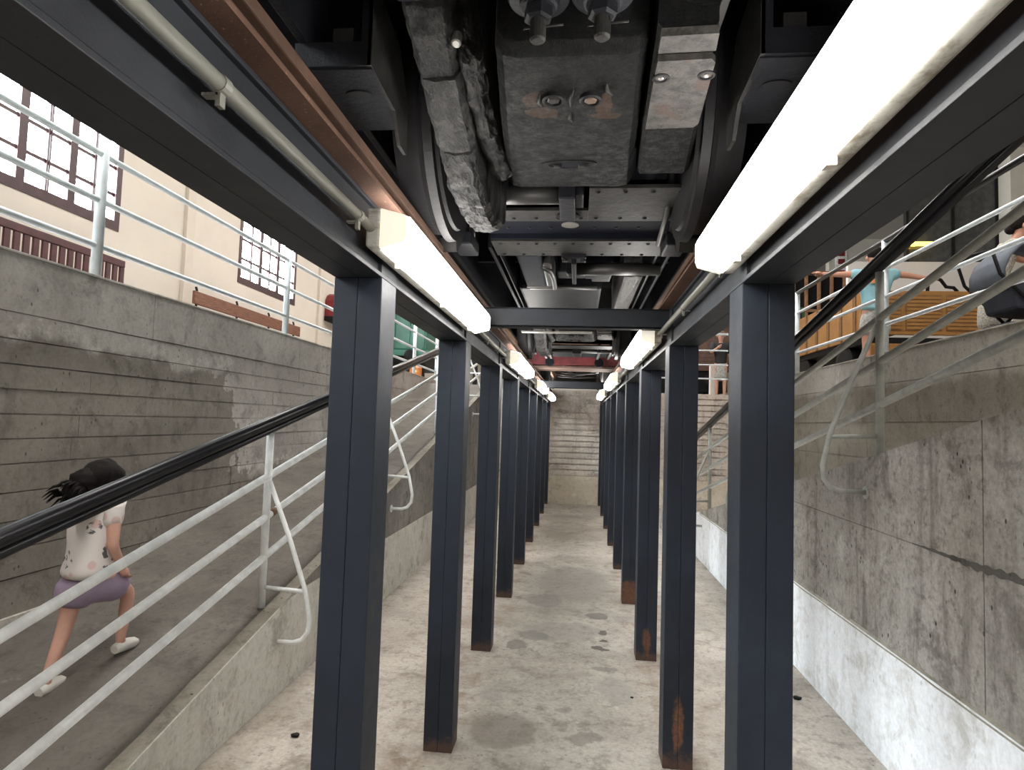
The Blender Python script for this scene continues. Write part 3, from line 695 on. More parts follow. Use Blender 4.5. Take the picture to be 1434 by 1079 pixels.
# frame plates, deck and body
m = MB()
for s in (-1, 1): m = MB().box(XC + s * .62 - .012, XC + s * .62 + .012, .3, 8.1, 2.5, 2.95, .004).build('frame_plate', mLoco, loco)
MB().box(XC - 1.15, XC + 1.15, .25, 8.15, 2.95, 3.02).build('deck', mLocoD, loco)
MB().box(XC - 1.2, XC + 1.2, .3, 8.1, 3.02, 4.7, .06).build('body', plain('locomotive_body_paint', (.02, .045, .035), .4), loco)
for y in (.42, 3.9, 7.9): MB().box(XC - .6, XC + .6, y, y + .03, 2.62, 2.95).build('frame_stretcher', mLocoD, loco)
# riveted cross members
def riv_plate(x0, x1, y0, y1, z, nm, rows):
    p = MB().box(x0, x1, y0, y1, z, z + .014, .002).build(nm, mLocoG, loco)
    m = MB()
    for (ry, a, b, n) in rows:
        for i in range(n): m.ball((a + (b - a) * i / (n - 1), ry, z + .001), .0095, 8, 5, (1, 1, .8))
    q = m.build('rivet_row', mLoco, p); q['kind'] = 'stuff'
riv_plate(.02, .37, 2.17, 2.53, 2.43, 'riveted_plate', [(2.205, .05, .34, 4), (2.49, .05, .34, 4)])
riv_plate(-.40, .02, 2.40, 2.53, 2.43, 'riveted_plate', [(2.49, -.37, -.01, 5)])
riv_plate(-.42, .42, 2.81, 3.06, 2.43, 'riveted_plate', [(2.85, -.38, .38, 10), (3.03, -.38, .38, 9)])
MB().box(-.42, .42, 2.53, 2.81, 2.462, 2.50).build('cross_member_web', mLocoD, loco)
MB().box(-.42, .42, 2.525, 2.54, 2.44, 2.6).box(-.42, .42, 2.80, 2.815, 2.44, 2.6).build('cross_member_web', mLocoD, loco)
m = MB()
for i in range(8): m.ball((-.33 + i * .095, 2.71, 2.462), .011, 8, 5, (1, 1, .5))
m.build('rivet_row', mLoco, loco)['kind'] = 'stuff'
m = MB().lathe((-.055, 2.67, 2.462), (0, 0, -1), [(0, .038), (.004, .038), (.005, .03)], 20); m.build('centre_plug', mBright, loco)
MB().tube([(-.38, 2.26, 2.44), (-.08, 2.26, 2.44)], .034, 18).build('brake_tube', mTube, loco)
MB().box(-.09, -.03, 2.20, 2.46, 2.405, 2.47, .006).box(-.03, .0, 2.22, 2.36, 2.425, 2.46, .004).build('tube_clamp', mLoco, loco)
MB().lathe((-.06, 2.455, 2.43), (0, 0, -1), [(0, .045), (.006, .045), (.008, .03)], 20).build('clamp_foot', mIron, loco)
# brake gear between the bogie axles
MB().tube([(-.03, 3.40, 2.45), (.42, 3.40, 2.45)], .034, 18).build('brake_shaft', mTube, loco)
MB().box(-.10, .02, 3.02, 3.12, 2.41, 2.445, .006).build('shaft_bracket', mLoco, loco)
for x in (-.085, .005): MB().lathe((x, 3.06, 2.412), (0, 0, -1), [(0, .014), (.01, .014), (.012, .01)], 6).build('bolt_head', mLocoG, loco)
MB().box(-.052, -.028, 3.05, 3.5, 2.385, 2.46, .006).box(-.085, .0, 3.38, 3.46, 2.42, 2.5, .01).build('brake_lever', mLoco, loco)
MB().box(-.34, -.215, 3.15, 3.88, 2.455, 2.75, .012).build('resistance_box', plain('blue_black_box_paint', (.008, .011, .018), .6, spec=.12), loco)
MB().box(-.34, -.215, 3.882, 3.888, 2.452, 2.462).build('box_edge', mBright, loco, 'bright edge of the box')
MB().box(-.215, -.165, 3.35, 3.9, 2.46, 2.6, .01).build('pipe_elbow', mTube, loco)
MB().tube([(-.22, 3.42, 2.47), (-.175, 3.46, 2.45), (-.165, 3.6, 2.45), (-.165, 3.88, 2.45)], .016, 12).build('bent_pipe', mTube, loco)
MB().box(-.14, .02, 3.55, 3.72, 2.47, 2.6, .01).box(.02, .17, 3.56, 3.66, 2.455, 2.55, .006).build('valve_block', mLoco, loco)
MB().box(.06, .17, 3.66, 3.8, 2.47, 2.52, .01).build('valve_cap', mLocoG, loco)
MB().box(-.40, .13, 4.0, 4.75, 2.47, 2.75, .015).build('air_tank_cover', mLoco, loco)
MB().tube([(-.37, 3.95, 2.47), (.1, 3.97, 2.47)], .013, 10).build('pipe', mTube, loco)
MB().box(-.33, -.18, 3.93, 3.99, 2.462, 2.478).build('bright_strip', mBright, loco)
m = MB().box(.235, .345, 3.55, 4.85, 2.44, 2.75, .02).sub(3).rough(.007, 25, 4); m.build('gear_case', mGrease, loco)
for x0, x1 in ((-.47, -.452), (-.43, -.422), (.372, .384), (.43, .445)):
    MB().box(x0, x1, 3.06, 5.0, 2.47, 2.75, .003).build('longitudinal_plate', mLoco, loco)
for s in (-1, 1):
    x = XC + s * .47
    for (ya, yb) in ((1.12, 1.68),):
        # pressed bracket with a rectangular opening and an oval hole, outside the wheel
        pl = [(XC + s * .63, 1.40), (XC + s * .455, 1.40)]
        bm = MB()
        a, b = sorted((XC + s * .64, XC + s * .45))
        bm.box(a, b, 1.40, 1.412, 2.63, 2.66).box(a, b, 1.40, 1.412, 2.44, 2.50)
        q0, q1 = sorted((XC + s * .45, XC + s * .475)); bm.box(q0, q1, 1.40, 1.412, 2.50, 2.63)
        bm.build('bracket_face', mLoco, loco)
        MB().prism([(1.40, 2.44), (1.40, 2.66), (1.62, 2.62), (1.72, 2.50), (1.72, 2.36), (1.66, 2.36), (1.6, 2.43)], 'x', *sorted((XC + s * .448, XC + s * .458))).build('bracket_cheek', mLocoG, loco)
        MB().box(a, b, 1.41, 1.72, 2.435, 2.445).build('bracket_floor', mLoco, loco)
        MB().box(*sorted((XC + s * .50, XC + s * .55)), 1.41, 1.43, 2.505, 2.54).build('pale_tag', mLocoG, loco)
        m = MB().lathe((XC + s * .52, 1.52, 2.434), (0, 0, -1), [(-.002, .035), (.003, .035), (.003, .026)], 20)
        for v in m.b.verts: v.co.y = 1.52 + (v.co.y - 1.52) * .6
        m.build('oval_hole', mIron, loco)
    # brake block and hanger behind each wheel
    for wy in (2.20, 6.30):
        pr = [(wy + .385 * cos(t), 2.655 + .385 * sin(t)) for t in [radians(v) for v in (-62, -50, -38, -26, -14)]]
        pr2 = [(wy + .44 * cos(t), 2.655 + .44 * sin(t)) for t in [radians(v) for v in (-14, -26, -38, -50, -62)]]
        MB().prism(pr + pr2, 'x', *sorted((XC + s * .43, XC + s * .53))).build('brake_block', mLocoG, loco)
        MB().box(*sorted((XC + s * .41, XC + s * .5)), wy + .42, wy + .62, 2.36, 2.42, .01).build('brake_hanger', mLoco, loco)
        MB().tube([(XC + s * .44, wy + .6, 2.37), (XC + s * .44, wy + .55, 2.8)], .014, 8).build('hanger_rod', mTube, loco)
        MB().box(*sorted((XC + s * .385, XC + s * .40)), wy - .7, wy - .2, 2.62, 2.9, .004).build('inner_frame_plate', mLoco, loco)
    for k, (xx, y0, y1) in enumerate(((.36, 1.05, 1.9), (.33, .9, 1.4)) if s > 0 else ()):
        MB().box(*sorted((XC + s * xx, XC + s * (xx + .02))), y0, y1, 2.56, 2.8, .003).build('sand_pipe_plate', mLocoD if k else mTube, loco)
MB().tube([(.30, 2.0, 2.75), (.315, 2.25, 2.5), (.32, 2.4, 2.42), (.33, 2.75, 2.40)], .012, 10).build('sand_pipe', mTube, loco)
MB().tube([(.36, 2.2, 2.7), (.37, 2.5, 2.48), (.375, 2.72, 2.38)], .016, 10).build('hanger_rod', mTube, loco)
MB().box(-.50, .10, 5.28, 5.36, 2.375, 2.385).build('bright_bar', mBright, loco, 'bright bar before the second motor')
MB().box(-.40, .40, 6.62, 6.9, 2.43, 2.445).build('pale_plate', mLocoG, loco)
MB().tube([(-.4, 7.0, 2.42), (.35, 7.05, 2.42)], .02, 10).build('brake_shaft', mTube, loco)
MB().box(-.08, .02, 6.9, 7.3, 2.38, 2.46, .01).build('brake_lever', mLoco, loco)
MB().box(-.5, .45, 7.5, 8.0, 2.46, 2.5).build('end_stretcher', mLocoD, loco)
for x in (-.42, -.36, .2, .33): MB().box(x, x + .03, 6.95, 7.7, 2.40, 2.5, .004).build('brake_hanger', mLoco, loco)

wag = thing('goods_wagon', 'wagon with a red headstock coupled beyond the locomotive, seen from below', 'wagon', (XC, 9.6, 2.288))
MB().box(XC - .75, XC + .75, 8.9, 9.0, 2.44, 2.66, .006).build('headstock', mRedB, wag, 'red headstock')
MB().box(XC - .72, XC + .72, 8.93, 9.5, 2.40, 2.43, .004).build('lower_beam', plain('brown_dusty_beam', (.16, .10, .075), .7), wag)
for x in (-.42, .27):
    MB().lathe((x, 8.9, 2.47), (0, -1, 0), [(0, .05), (.05, .05), (.06, .062), (.10, .062), (.105, .04)], 20).build('hose_coupling', mLoco, wag)
for x in (-.5, .38): MB().box(x, x + .04, 9.0, 12.6, 2.46, 2.6, .004).build('sole_bar', mWoodBr, wag)
MB().box(XC - 1.1, XC + 1.1, 8.98, 18, 2.66, 2.72).build('deck', plain('wagon_floor_dark', (.05, .035, .028), .8), wag)
MB().box(XC - 1.15, XC + 1.15, 8.95, 18, 2.72, 4.4, .04).build('body', mWoodBr, wag)
wheelset(wag, 10.0); wheelset(wag, 12.0)
for i, (y, x0, x1) in enumerate(((9.35, -.35, .3), (9.65, -.4, .36), (10.45, -.3, .35), (10.8, -.4, .1), (11.3, -.4, .36))):
    MB().tube([(x0, y, 2.46), ((x0 + x1) / 2, y + .08, 2.44), (x1, y - .02, 2.46)], .012, 8).build('brake_rod', mTube, wag)
for x, y in ((-.3, 9.5), (-.18, 9.7), (.05, 9.4), (.18, 9.6), (.26, 9.8), (-.1, 10.6)):
    MB().box(x, x + .05, y, y + .25, 2.42, 2.52, .006).build('bracket', mLocoG, wag)
MB().box(-.2, .12, 9.55, 10.3, 2.48, 2.6, .02).build('brake_cylinder', mLoco, wag)

# ------------------------------------------------------------ hall, left side: benches, fire cabinet, green wagon
def slat_bench(y0, y1, label):
    t = thing('slatted_bench', label, 'bench', (-5.2, (y0 + y1) / 2, ZG)); x = -5.22
    MB().box(x - .02, x + .02, y0, y1, 3.22, 3.30, .008).build('top_rail', mBenchD, t)
    MB().box(x - .02, x + .02, y0, y1, 2.74, 2.80, .006).build('bottom_rail', mBenchD, t)
    n = int((y1 - y0) / .105)
    for i in range(n + 1):
        y = y0 + .03 + (y1 - y0 - .06) * i / n
        MB().box(x - .012, x + .012, y - .032, y + .032, 2.80, 3.22, .004).build('slat', mBenchD, t)
    for i in range(4): MB().box(x + .03 + i * .11, x + .12 + i * .11, y0, y1, 2.70, 2.725, .005).build('seat_slat', mBenchD, t)
    for y in (y0 + .1, (y0 + y1) / 2, y1 - .1):
        MB().box(x + .38, x + .43, y - .025, y + .025, ZG, 2.70, .004).build('leg', mBenchD, t)
        MB().box(x - .03, x + .02, y - .025, y + .025, ZG, 2.78, .004).build('leg', mBenchD, t)
slat_bench(3.0, 6.58, 'dark maroon bench with a slatted back under the near window')
t = thing('plank_bench', 'long varnished brown bench with black iron supports under the second window', 'bench', (-5.2, 9.5, ZG)); x = -5.22
MB().box(x - .02, x + .02, 7.9, 11.15, 3.07, 3.25, .01).build('back_plank', mBenchB, t)
MB().box(x + .06, x + .22, 7.9, 11.15, 2.72, 2.75, .008).build('seat_plank', mBenchB, t)
MB().box(x + .25, x + .41, 7.9, 11.15, 2.72, 2.75, .008).build('seat_plank', mBenchB, t)
for y in (8.02, 9.05, 10.05, 10.98):
    MB().tube([(x - .05, y, 3.32), (x - .035, y, 3.28), (x - .03, y, 2.8), (x + .02, y, 2.71), (x + .4, y, 2.71)], .017, 8).build('iron_support', mIron, t)
    MB().tube([(x - .06, y, ZG), (x - .03, y, 2.8)], .017, 8).build('leg', mIron, t)
    MB().tube([(x + .42, y, ZG), (x + .38, y, 2.71)], .017, 8).build('leg', mIron, t)
t = thing('fire_cabinet', 'red rounded fire equipment cabinet with black base on the cream wall', 'cabinet', (-5.4, 13.2, 3.66))
sec = [(12.9, 3.75), (13.5, 3.75), (13.5, 4.1), (13.42, 4.22), (13.3, 4.28), (13.1, 4.28), (12.98, 4.22), (12.9, 4.1)]
MB().prism(sec, 'x', -5.49, -5.3).build('case', mRed, t)
MB().box(-5.49, -5.28, 12.88, 13.52, 3.66, 3.76, .01).build('base', mIron, t)
for y in (13., 13.13, 13.26, 13.39): MB().box(-5.302, -5.29, y, y + .03, 3.8, 4.18).build('rib', mIron, t)
t = thing('green_wagon', 'green railway wagon beyond the left railing, with black running gear', 'wagon', (-4.4, 15.5, ZG))
MB().box(-5.3, -3.62, 14.5, 17.8, 3.25, 4.6, .03).build('body', mGreen, t)
MB().box(-5.25, -3.7, 14.6, 17.8, 2.95, 3.2).build('chassis', mIron, t)
for i in range(5): MB().box(-5.15 + i * .36, -5.11 + i * .36, 14.47, 14.5, 3.3, 4.55).build('body_rib', mGreen, t)
MB().box(-5.3, -3.55, 14.42, 14.55, 3.1, 3.24, .01).build('headstock', mGreen, t)
for x in (-4.95, -3.95):
    MB().lathe((x, 14.42, 3.1), (0, -1, 0), [(0, .05), (.16, .05), (.165, .13), (.19, .13), (.2, .1)], 20).build('buffer', mIron, t)
    MB().lathe((x - .05, 15.2, 2.68), (1, 0, 0), [(0, .33), (.03, .36), (.1, .35), (.1, .1)], 28).build('wheel', mIron, t)
MB().tube([(-4.9, 14.4, 2.9), (-4.5, 14.4, 2.62), (-4.2, 14.4, 2.75), (-3.9, 14.4, 2.95)], .035, 8).build('coupling_bar', mGreen, t)
t = thing('hand_lamp_stand', 'orange and brown lamp fitting low beside the green wagon', 'lamp', (-3.75, 14.1, ZG))
MB().tube([(-3.75, 14.1, ZG), (-3.75, 14.1, 2.6)], .03, 10).build('stem', mIron, t)
MB().lathe((-3.75, 14.1, 2.56), (0, 0, 1), [(0, .1), (.05, .14), (.22, .14), (.3, .08), (.34, .03)], 18).build('lantern', plain('orange_brown_metal', (.45, .16, .05), .4), t)
MB().ball((-3.75, 13.97, 2.7), .045, 12, 8).build('lens', mWarm, t)
t = thing('buffer_stop', 'black iron buffer stop frame behind the left railing', 'stop', (-3.2, 15., ZG))
MB().box(-3.35, -3.25, 14.6, 14.7, ZG, 3.6, .01).box(-3.35, -2.4, 14.62, 14.68, 2.9, 3.1, .01).box(-2.5, -2.4, 14.6, 14.7, ZG, 3.3, .01).build('frame', mIron, t)
MB().box(-3.34, -3.26, 14.59, 14.6, 3.3, 3.6).build('plate', plain('grey_plate', (.3, .28, .25), .6), t)

# ------------------------------------------------------------ hall, right side
t = thing('yellow_truck', 'ochre wooden platform wagon behind the right railing', 'wagon', (4.7, 10.4, ZG))
MB().box(3.92, 5.55, 9.2, 9.26, 3.0, 3.62, .01).build('end_board', mOrange, t)
for i in range(3):
    x0 = 3.98 + i * .53
    MB().box(x0, x0 + .47, 9.185, 9.2, 3.06, 3.56).build('end_panel', mOrangeB, t)
    for j in range(9): MB().box(x0 + .01, x0 + .46, 9.176, 9.186, 3.075 + j * .053, 3.11 + j * .053).build('slat', mOrange, t)
MB().box(3.92, 3.98, 9.26, 12.2, 2.95, 3.62, .01).build('side_board', mOrange, t)
for i in range(6):
    y = 9.35 + i * .48
    MB().box(3.9, 3.925, y, y + .05, 2.95, 3.62).build('side_stake', mOrangeB, t)
    MB().box(3.908, 3.92, y + .09, y + .43, 3.02, 3.56, .004).build('side_panel', mOrange, t)
MB().box(3.98, 5.5, 9.26, 12.2, 3.35, 3.4).build('load_floor', mWoodBr, t)
MB().box(3.95, 5.5, 9.22, 12.2, 2.86, 2.96).build('chassis', mIron, t)
MB().box(3.95, 5.5, 9.1, 9.2, 2.55, 2.86, .02).build('bumper_beam', mOrange, t)
for x in (4.42, 4.62): MB().box(x, x + .17, 9.07, 9.1, 2.72, 2.86, .01).build('tail_lamp', mDarkRed, t)
for y in (9.9, 11.6):
    MB().lathe((3.95, y, 2.62), (1, 0, 0), [(0, .2), (.02, .31), (.16, .32), (.18, .2)], 28).build('wheel', mIron, t)
    MB().lathe((5.3, y, 2.62), (1, 0, 0), [(0, .2), (.02, .31), (.16, .32), (.18, .2)], 28).build('wheel', mIron, t)
tag(MB().tube([(4.85, 9.3, 3.6), (4.86, 9.3, 3.74), (4.93, 9.3, 3.83), (5.03, 9.3, 3.8), (5.1, 9.3, 3.7), (5.2, 9.3, 3.69), (5.25, 9.3, 3.63)], .024, 10).build('hose', mIron), 'black curved hose lying on top of the ochre wagon', 'hose')
t = thing('wooden_carriage', 'brown wooden carriage frame with many window openings, far behind the ochre wagon', 'carriage', (6.4, 16, ZG))
for i in range(12):
    x = 4.6 + i * .3
    MB().box(x, x + .06, 15.95, 16.05, ZG, 5.55, .005).build('pillar', mWoodBr, t)
for z in (3.6, 4.55, 5.5): MB().box(4.6, 7.96, 15.94, 16.06, z, z + .07).build('rail', mWoodBr, t)
MB().box(4.6, 7.96, 16.1, 19, ZG, 5.5).build('body', mIron, t)
t = thing('green_cabinet', 'green and glass cabinet at the left end of the ochre wagon', 'cabinet', (3.85, 12.6, ZG))
MB().box(3.7, 4.3, 12.5, 13.1, ZG, 4.0, .01).build('case', mGreenD, t)
MB().box(3.76, 3.95, 12.48, 12.5, 2.9, 3.9).build('door', plain('pale_green_glass', (.25, .3, .26), .2), t)
MB().box(4.02, 4.24, 12.48, 12.5, 2.9, 3.9).build('door', plain('dark_pane', (.02, .02, .02), .2), t)
for (x, y, z, l) in ((3.75, 12.3, 4.05, 'small warm glowing lamp above the green cabinet'), (3.5, 12.2, 2.62, 'low warm glowing lamp at the foot of the green cabinet')):
    t = thing('warm_lamp', l, 'lamp', (x, y, ZG))
    MB().tube([(x, y, ZG), (x, y, z)], .02, 8).build('stem', mIron, t)
    MB().ball((x, y, z + .05), .08, 14, 8, (1, 1, 1.3)).build('shade', mWarm, t)
tag(MB().box(5.7, 9.6, 14.0, 14.1, ZG, 5.3).build('partition', mWhiteW), 'pale partition wall behind the ochre wagon', 'partition')
t = thing('glazed_screen', 'tall dark glazed screen over the pale partition', 'screen', (7.8, 14.05, 5.3))
MB().box(6.9, 8.7, 14.02, 14.06, 5.3, 7.4).build('glass', plain('dark_glass', (.05, .05, .048), .15), t)
for x in (6.88, 7.8, 8.68): MB().box(x, x + .05, 13.98, 14.1, 5.3, 7.4).build('frame', mIron, t)
tag(MB().box(6.95, 7.05, 13.8, 13.97, 5.62, 5.68, .02).box(6.95,7.35,13.85,13.95,5.62,5.7,.02).build('ceiling_light', mYellow), 'small yellow lamp glowing against the dark screen', 'lamp')
struct(box(8.72, 9.15, 13.6, 14.0, ZG, HZ).build('trim_12', mCreamR))
struct(box(9.15, HX1, 13.7, 14.0, ZG, HZ).build('wall_hall_recess', mWhiteW))
struct(box(9.5, HX1, 23.5, 23.8, 8.0 - 1.2, HZ).build('trim_13', mCream))
t = thing('wall_sign', 'white sign with red symbols on the far wall, right', 'sign', (7.95, 20, 6.4))
MB().box(7.78, 8.12, 20, 20.03, 6.3, 7.3, .005).build('board', plain('sign_white', (.75, .72, .68), .5), t)
for z in (6.45, 6.8, 7.05): MB().box(7.85, 8.05, 19.985, 20.0, z, z + .16, .01).build('symbol', mRed, t)
struct(box(7.6, 12.4, 20.03, 20.3, ZG, HZ).build('wall_hall_back', mCreamR))
t = thing('brown_wagon', 'brown wooden goods wagon far behind the right railing', 'wagon', (3.6, 21, ZG))
MB().box(1.6, 4.7, 20, 24, 3.4, 5.0, .03).build('body', mBrick, t)
for i in range(12): MB().box(1.65, 4.65, 19.985, 20.0, 3.45 + i * .125, 3.56 + i * .125).build('plank', mBrick, t)
MB().box(1.7, 4.6, 20.1, 24, 2.75, 3.38).build('chassis', mIron, t)
for x in (2.3, 4.0):
    MB().lathe((x, 19.98, 3.1), (0, -1, 0), [(0, .06), (.3, .06), (.31, .17), (.34, .17)], 18).build('buffer', mLocoG, t)
    MB().lathe((x - .1, 20.8, 2.7), (1, 0, 0), [(0, .3), (.03, .39), (.1, .38), (.1, .1)], 24).build('wheel', mIron, t)
tag(box(3.9, 4.1, 19.2, 19.4, ZG, 3.5, .02).build('bollard', mWhiteW), 'pale square bollard in front of the brown wagon', 'bollard')

# ------------------------------------------------------------ people
def skin_mesh(nodes, edges, sub=2):
    keys = list(nodes); me = bpy.data.meshes.new('s'); me.from_pydata([nodes[k][0] for k in keys], [(keys.index(a), keys.index(b)) for a, b in edges], [])
    o = bpy.data.objects.new('s', me); COL.objects.link(o)
    md = o.modifiers.new('skin', 'SKIN'); md.use_smooth_shade = True
    if not me.skin_vertices: raise RuntimeError('skin layer')
    for i, k in enumerate(keys):
        r = nodes[k][1]; d = me.skin_vertices[0].data[i]; d.radius = r if isinstance(r, tuple) else (r, r); d.use_root = (i == 0)
    sd = o.modifiers.new('sub', 'SUBSURF'); sd.levels = sub; sd.render_levels = sub
    dg = bpy.context.evaluated_depsgraph_get(); ev = o.evaluated_get(dg); out = bpy.data.meshes.new_from_object(ev)
    bpy.data.objects.remove(o); return out
BASE = dict(pelvis=(0, 0, .53), spine=(0, .0, .61), chest=(0, .0, .72), neck=(0, -.005, .815), jaw=(0, .012, .868), head=(0, .004, .922), crown=(0, -.004, .962),
            sL=(-.098, 0, .79), sR=(.098, 0, .79), eL=(-.125, -.01, .63), eR=(.125, -.01, .63), wL=(-.13, .02, .49), wR=(.13, .02, .49),
            hL=(-.05, 0, .50), hR=(.05, 0, .50), kL=(-.055, .01, .28), kR=(.055, .01, .28), aL=(-.055, 0, .045), aR=(.055, 0, .045), tL=(-.062, .085, .02), tR=(.062, .085, .02))
RAD = dict(pelvis=(.075, .058), spine=(.066, .05), chest=(.078, .055), neck=.028, jaw=.04, head=(.052, .058), crown=.036, sL=.034, sR=.034, eL=.023, eR=.023, wL=.016, wR=.016,
           hL=.05, hR=.05, kL=.033, kR=.033, aL=.021, aR=.021, tL=.016, tR=.016)
EDG = [('pelvis', 'spine'), ('spine', 'chest'), ('chest', 'neck'), ('neck', 'jaw'), ('jaw', 'head'), ('head', 'crown'), ('chest', 'sL'), ('chest', 'sR'), ('sL', 'eL'), ('sR', 'eR'), ('eL', 'wL'), ('eR', 'wR'),
       ('pelvis', 'hL'), ('pelvis', 'hR'), ('hL', 'kL'), ('hR', 'kR'), ('kL', 'aL'), ('kR', 'aR'), ('aL', 'tL'), ('aR', 'tR')]
def person(label, loc, yaw, H, pose, skin, fat=1.0):
    P = {k: Vector(v) for k, v in BASE.items()}
    for k, v in pose.items():
        if k != 'face': P[k] = Vector(v)
    RZ = Matrix.Rotation(yaw, 3, 'Z')
    W = lambda v: RZ @ (Vector(v) * H) + Vector(loc)
    t = thing('person', label, 'person', loc)
    rad = {k: (tuple(q * H * fat for q in r) if isinstance(r, tuple) else r * H * fat) for k, r in RAD.items()}
    me = skin_mesh({k: (W(P[k]), rad[k]) for k in P}, EDG)
    mb = MB(); mb.b.from_mesh(me)
    h = P['head']; fw = (P['jaw'] - P['head']); 
    up = (P['crown'] - P['jaw']).normalized(); f = Vector((0, 1, 0)) if 'face' not in pose else Vector(pose['face']).normalized(); f = (f - up * f.dot(up)).normalized(); rt = f.cross(up)
    def hp(a, b, c): return W(h + rt * a + f * b + up * c)
    mb.ball(hp(0, .06, -.016), .011 * H, 8, 6)
    for s in (-1, 1):
        mb.ball(hp(s * .054, -.002, -.012), .013 * H, 8, 6, (.6, 1, 1.3)); mb.ball(hp(s * .02, .052, .0), .0075 * H, 8, 6)
    mb.ball(hp(0, .052, -.04), .012 * H, 8, 6, (1.2, .6, .5))
    for s, wk, ek in ((-1, 'wL', 'eL'), (1, 'wR', 'eR')):
        d = (P[wk] - P[ek]).normalized(); side = d.cross(Vector((0, 0, 1)) if abs(d.z) < .8 else Vector((0, 1, 0))).normalized(); n = side.cross(d)
        pc = P[wk] + d * .03
        mb.tube([W(P[wk] - d * .005), W(P[wk] + d * .02), W(pc + d * .012)], [.014 * H, .02 * H, .017 * H], 10)
        for j, (o_, L) in enumerate(((-.015, .036), (-.005, .043), (.005, .04), (.014, .031))):
            b0 = pc + side * o_; mb.tube([W(b0), W(b0 + d * L * .5 + n * .002), W(b0 + d * L + n * .010)], [.0062 * H, .0055 * H, .0042 * H], 7)
        b0 = P[wk] + d * .012 - side * .012; mb.tube([W(b0), W(b0 - side * .016 + d * .012), W(b0 - side * .02 + d * .03)], [.007 * H, .006 * H, .0048 * H], 7)
    # WL shift
    mb.build('body', skin, t); bpy.data.meshes.remove(me)
    def garment(name, nodes, edges, mat, label=None, sub=2):
        mm = skin_mesh({k: (W(v), tuple(q * H for q in r) if isinstance(r, tuple) else r * H) for k, (v, r) in nodes.items()}, edges, sub)
        m2 = MB(); m2.b.from_mesh(mm); bpy.data.meshes.remove(mm); return m2.build(name, mat, t, label)
    return t, P, W, garment, hp
def shirt(P, g, mat, sl=.55, k=1.2, low=.0, name='shirt'):
    n = {'c': (P['chest'], (.095 * k / 1.2, .07 * k / 1.2)), 's': (P['spine'], (.09 * k / 1.2, .068 * k / 1.2)), 'p': (P['pelvis'] + Vector((0, 0, low)), (.094 * k / 1.2, .074 * k / 1.2)), 'z': (P['pelvis'] + Vector((0, 0, low - .035)), (.098 * k / 1.2, .078 * k / 1.2)),
         'n': (P['chest'].lerp(P['neck'], .72), (.05, .04))}
    e = [('c', 's'), ('s', 'p'), ('p', 'z'), ('c', 'n')]
    for s in 'LR':
        n['a' + s] = (P['s' + s], .045 * k / 1.2); n['b' + s] = (P['s' + s].lerp(P['e' + s], sl), .042 * k / 1.2); e += [('c', 'a' + s), ('a' + s, 'b' + s)]
    return g(name, n, e, mat)
def shorts(P, g, mat, ln=.75, r1=.058, name='shorts'):
    n = {'p': (P['pelvis'] + Vector((0, 0, .02)), (.085, .068)), 'q': (P['pelvis'] - Vector((0, 0, .02)), (.09, .07))}; e = [('p', 'q')]
    for s in 'LR':
        n['h' + s] = (P['h' + s], .058); n['k' + s] = (P['h' + s].lerp(P['k' + s], ln), r1); e += [('q', 'h' + s), ('h' + s, 'k' + s)]
    return g(name, n, e, mat)
def shoes(P, W, t, mat, H):
    for s in 'LR':
        a, b = P['a' + s], P['t' + s]; d = (b - a); d.z = 0; d = d.normalized()
        z0 = min(a.z - .035, b.z - .01)
        m = MB(); m.tube([W(a - d * .03 + Vector((0, 0, -.022))), W(a + d * .01 + Vector((0, 0, -.016))), W(a.lerp(b, .6) + Vector((0, 0, -.004))), W(b + Vector((0, 0, .002))), W(b + d * .022)], [.022 * H, .03 * H, .028 * H, .024 * H, .012 * H], 12)
        m.build('shoe', mat, t)

# child walking up the left ramp
LCH = (-2.31, 2.82, .31)
t, P, W, g, hp = person('small child with dark ponytail, printed white blouse and lilac shorts walking up the left ramp', LCH, radians(-4), 1.04,
    dict(pelvis=(0, 0, .50), spine=(0, .015, .58), chest=(.0, .03, .69), neck=(0, .045, .79), jaw=(0, .07, .845), head=(0, .065, .905), crown=(0, .055, .955),
         sL=(-.09, .04, .77), sR=(.09, .03, .765), eL=(-.12, .12, .64), eR=(.125, -.005, .615), wL=(-.1, .2, .66), wR=(.115, .075, .50),
         hL=(-.05, -.01, .47), hR=(.05, .02, .47), kL=(-.05, -.05, .26), kR=(.055, .19, .36), aL=(-.045, -.14, .035), aR=(.055, .155, .125), tL=(-.05, -.055, .018), tR=(.06, .24, .10)), mSkinL, 1.08)
g('blouse', {'c': (P['chest'], (.1, .08)), 'n': (P['chest'].lerp(P['neck'], .7), (.055, .045)), 's': (P['spine'], (.105, .088)), 'p': (P['pelvis'] + Vector((0, -.01, .01)), (.115, .1)), 'q': (P['pelvis'] + Vector((0, -.01, -.045)), (.12, .105)),
   'aL': (P['sL'], .05), 'bL': (P['sL'].lerp(P['eL'], .5), .052), 'aR': (P['sR'], .05), 'bR': (P['sR'].lerp(P['eR'], .5), .052)},
  [('c', 'n'), ('c', 's'), ('s', 'p'), ('p', 'q'), ('c', 'aL'), ('aL', 'bL'), ('c', 'aR'), ('aR', 'bR')], mBlouse)
g('shorts', {'p': (P['pelvis'] + Vector((0, 0, .0)), (.1, .085)), 'q': (P['pelvis'] + Vector((0, .02, -.05)), (.115, .125)), 'hR': (P['hR'].lerp(P['kR'], .45), .085), 'kR': (P['hR'].lerp(P['kR'], .8), .078), 'hL': (P['hL'].lerp(P['kL'], .4), .082), 'kL': (P['hL'].lerp(P['kL'], .68), .08)}, [('p', 'q'), ('q', 'hR'), ('hR', 'kR'), ('q', 'hL'), ('hL', 'kL')], mLilac); shoes(P, W, t, mShoeW, 1.04)
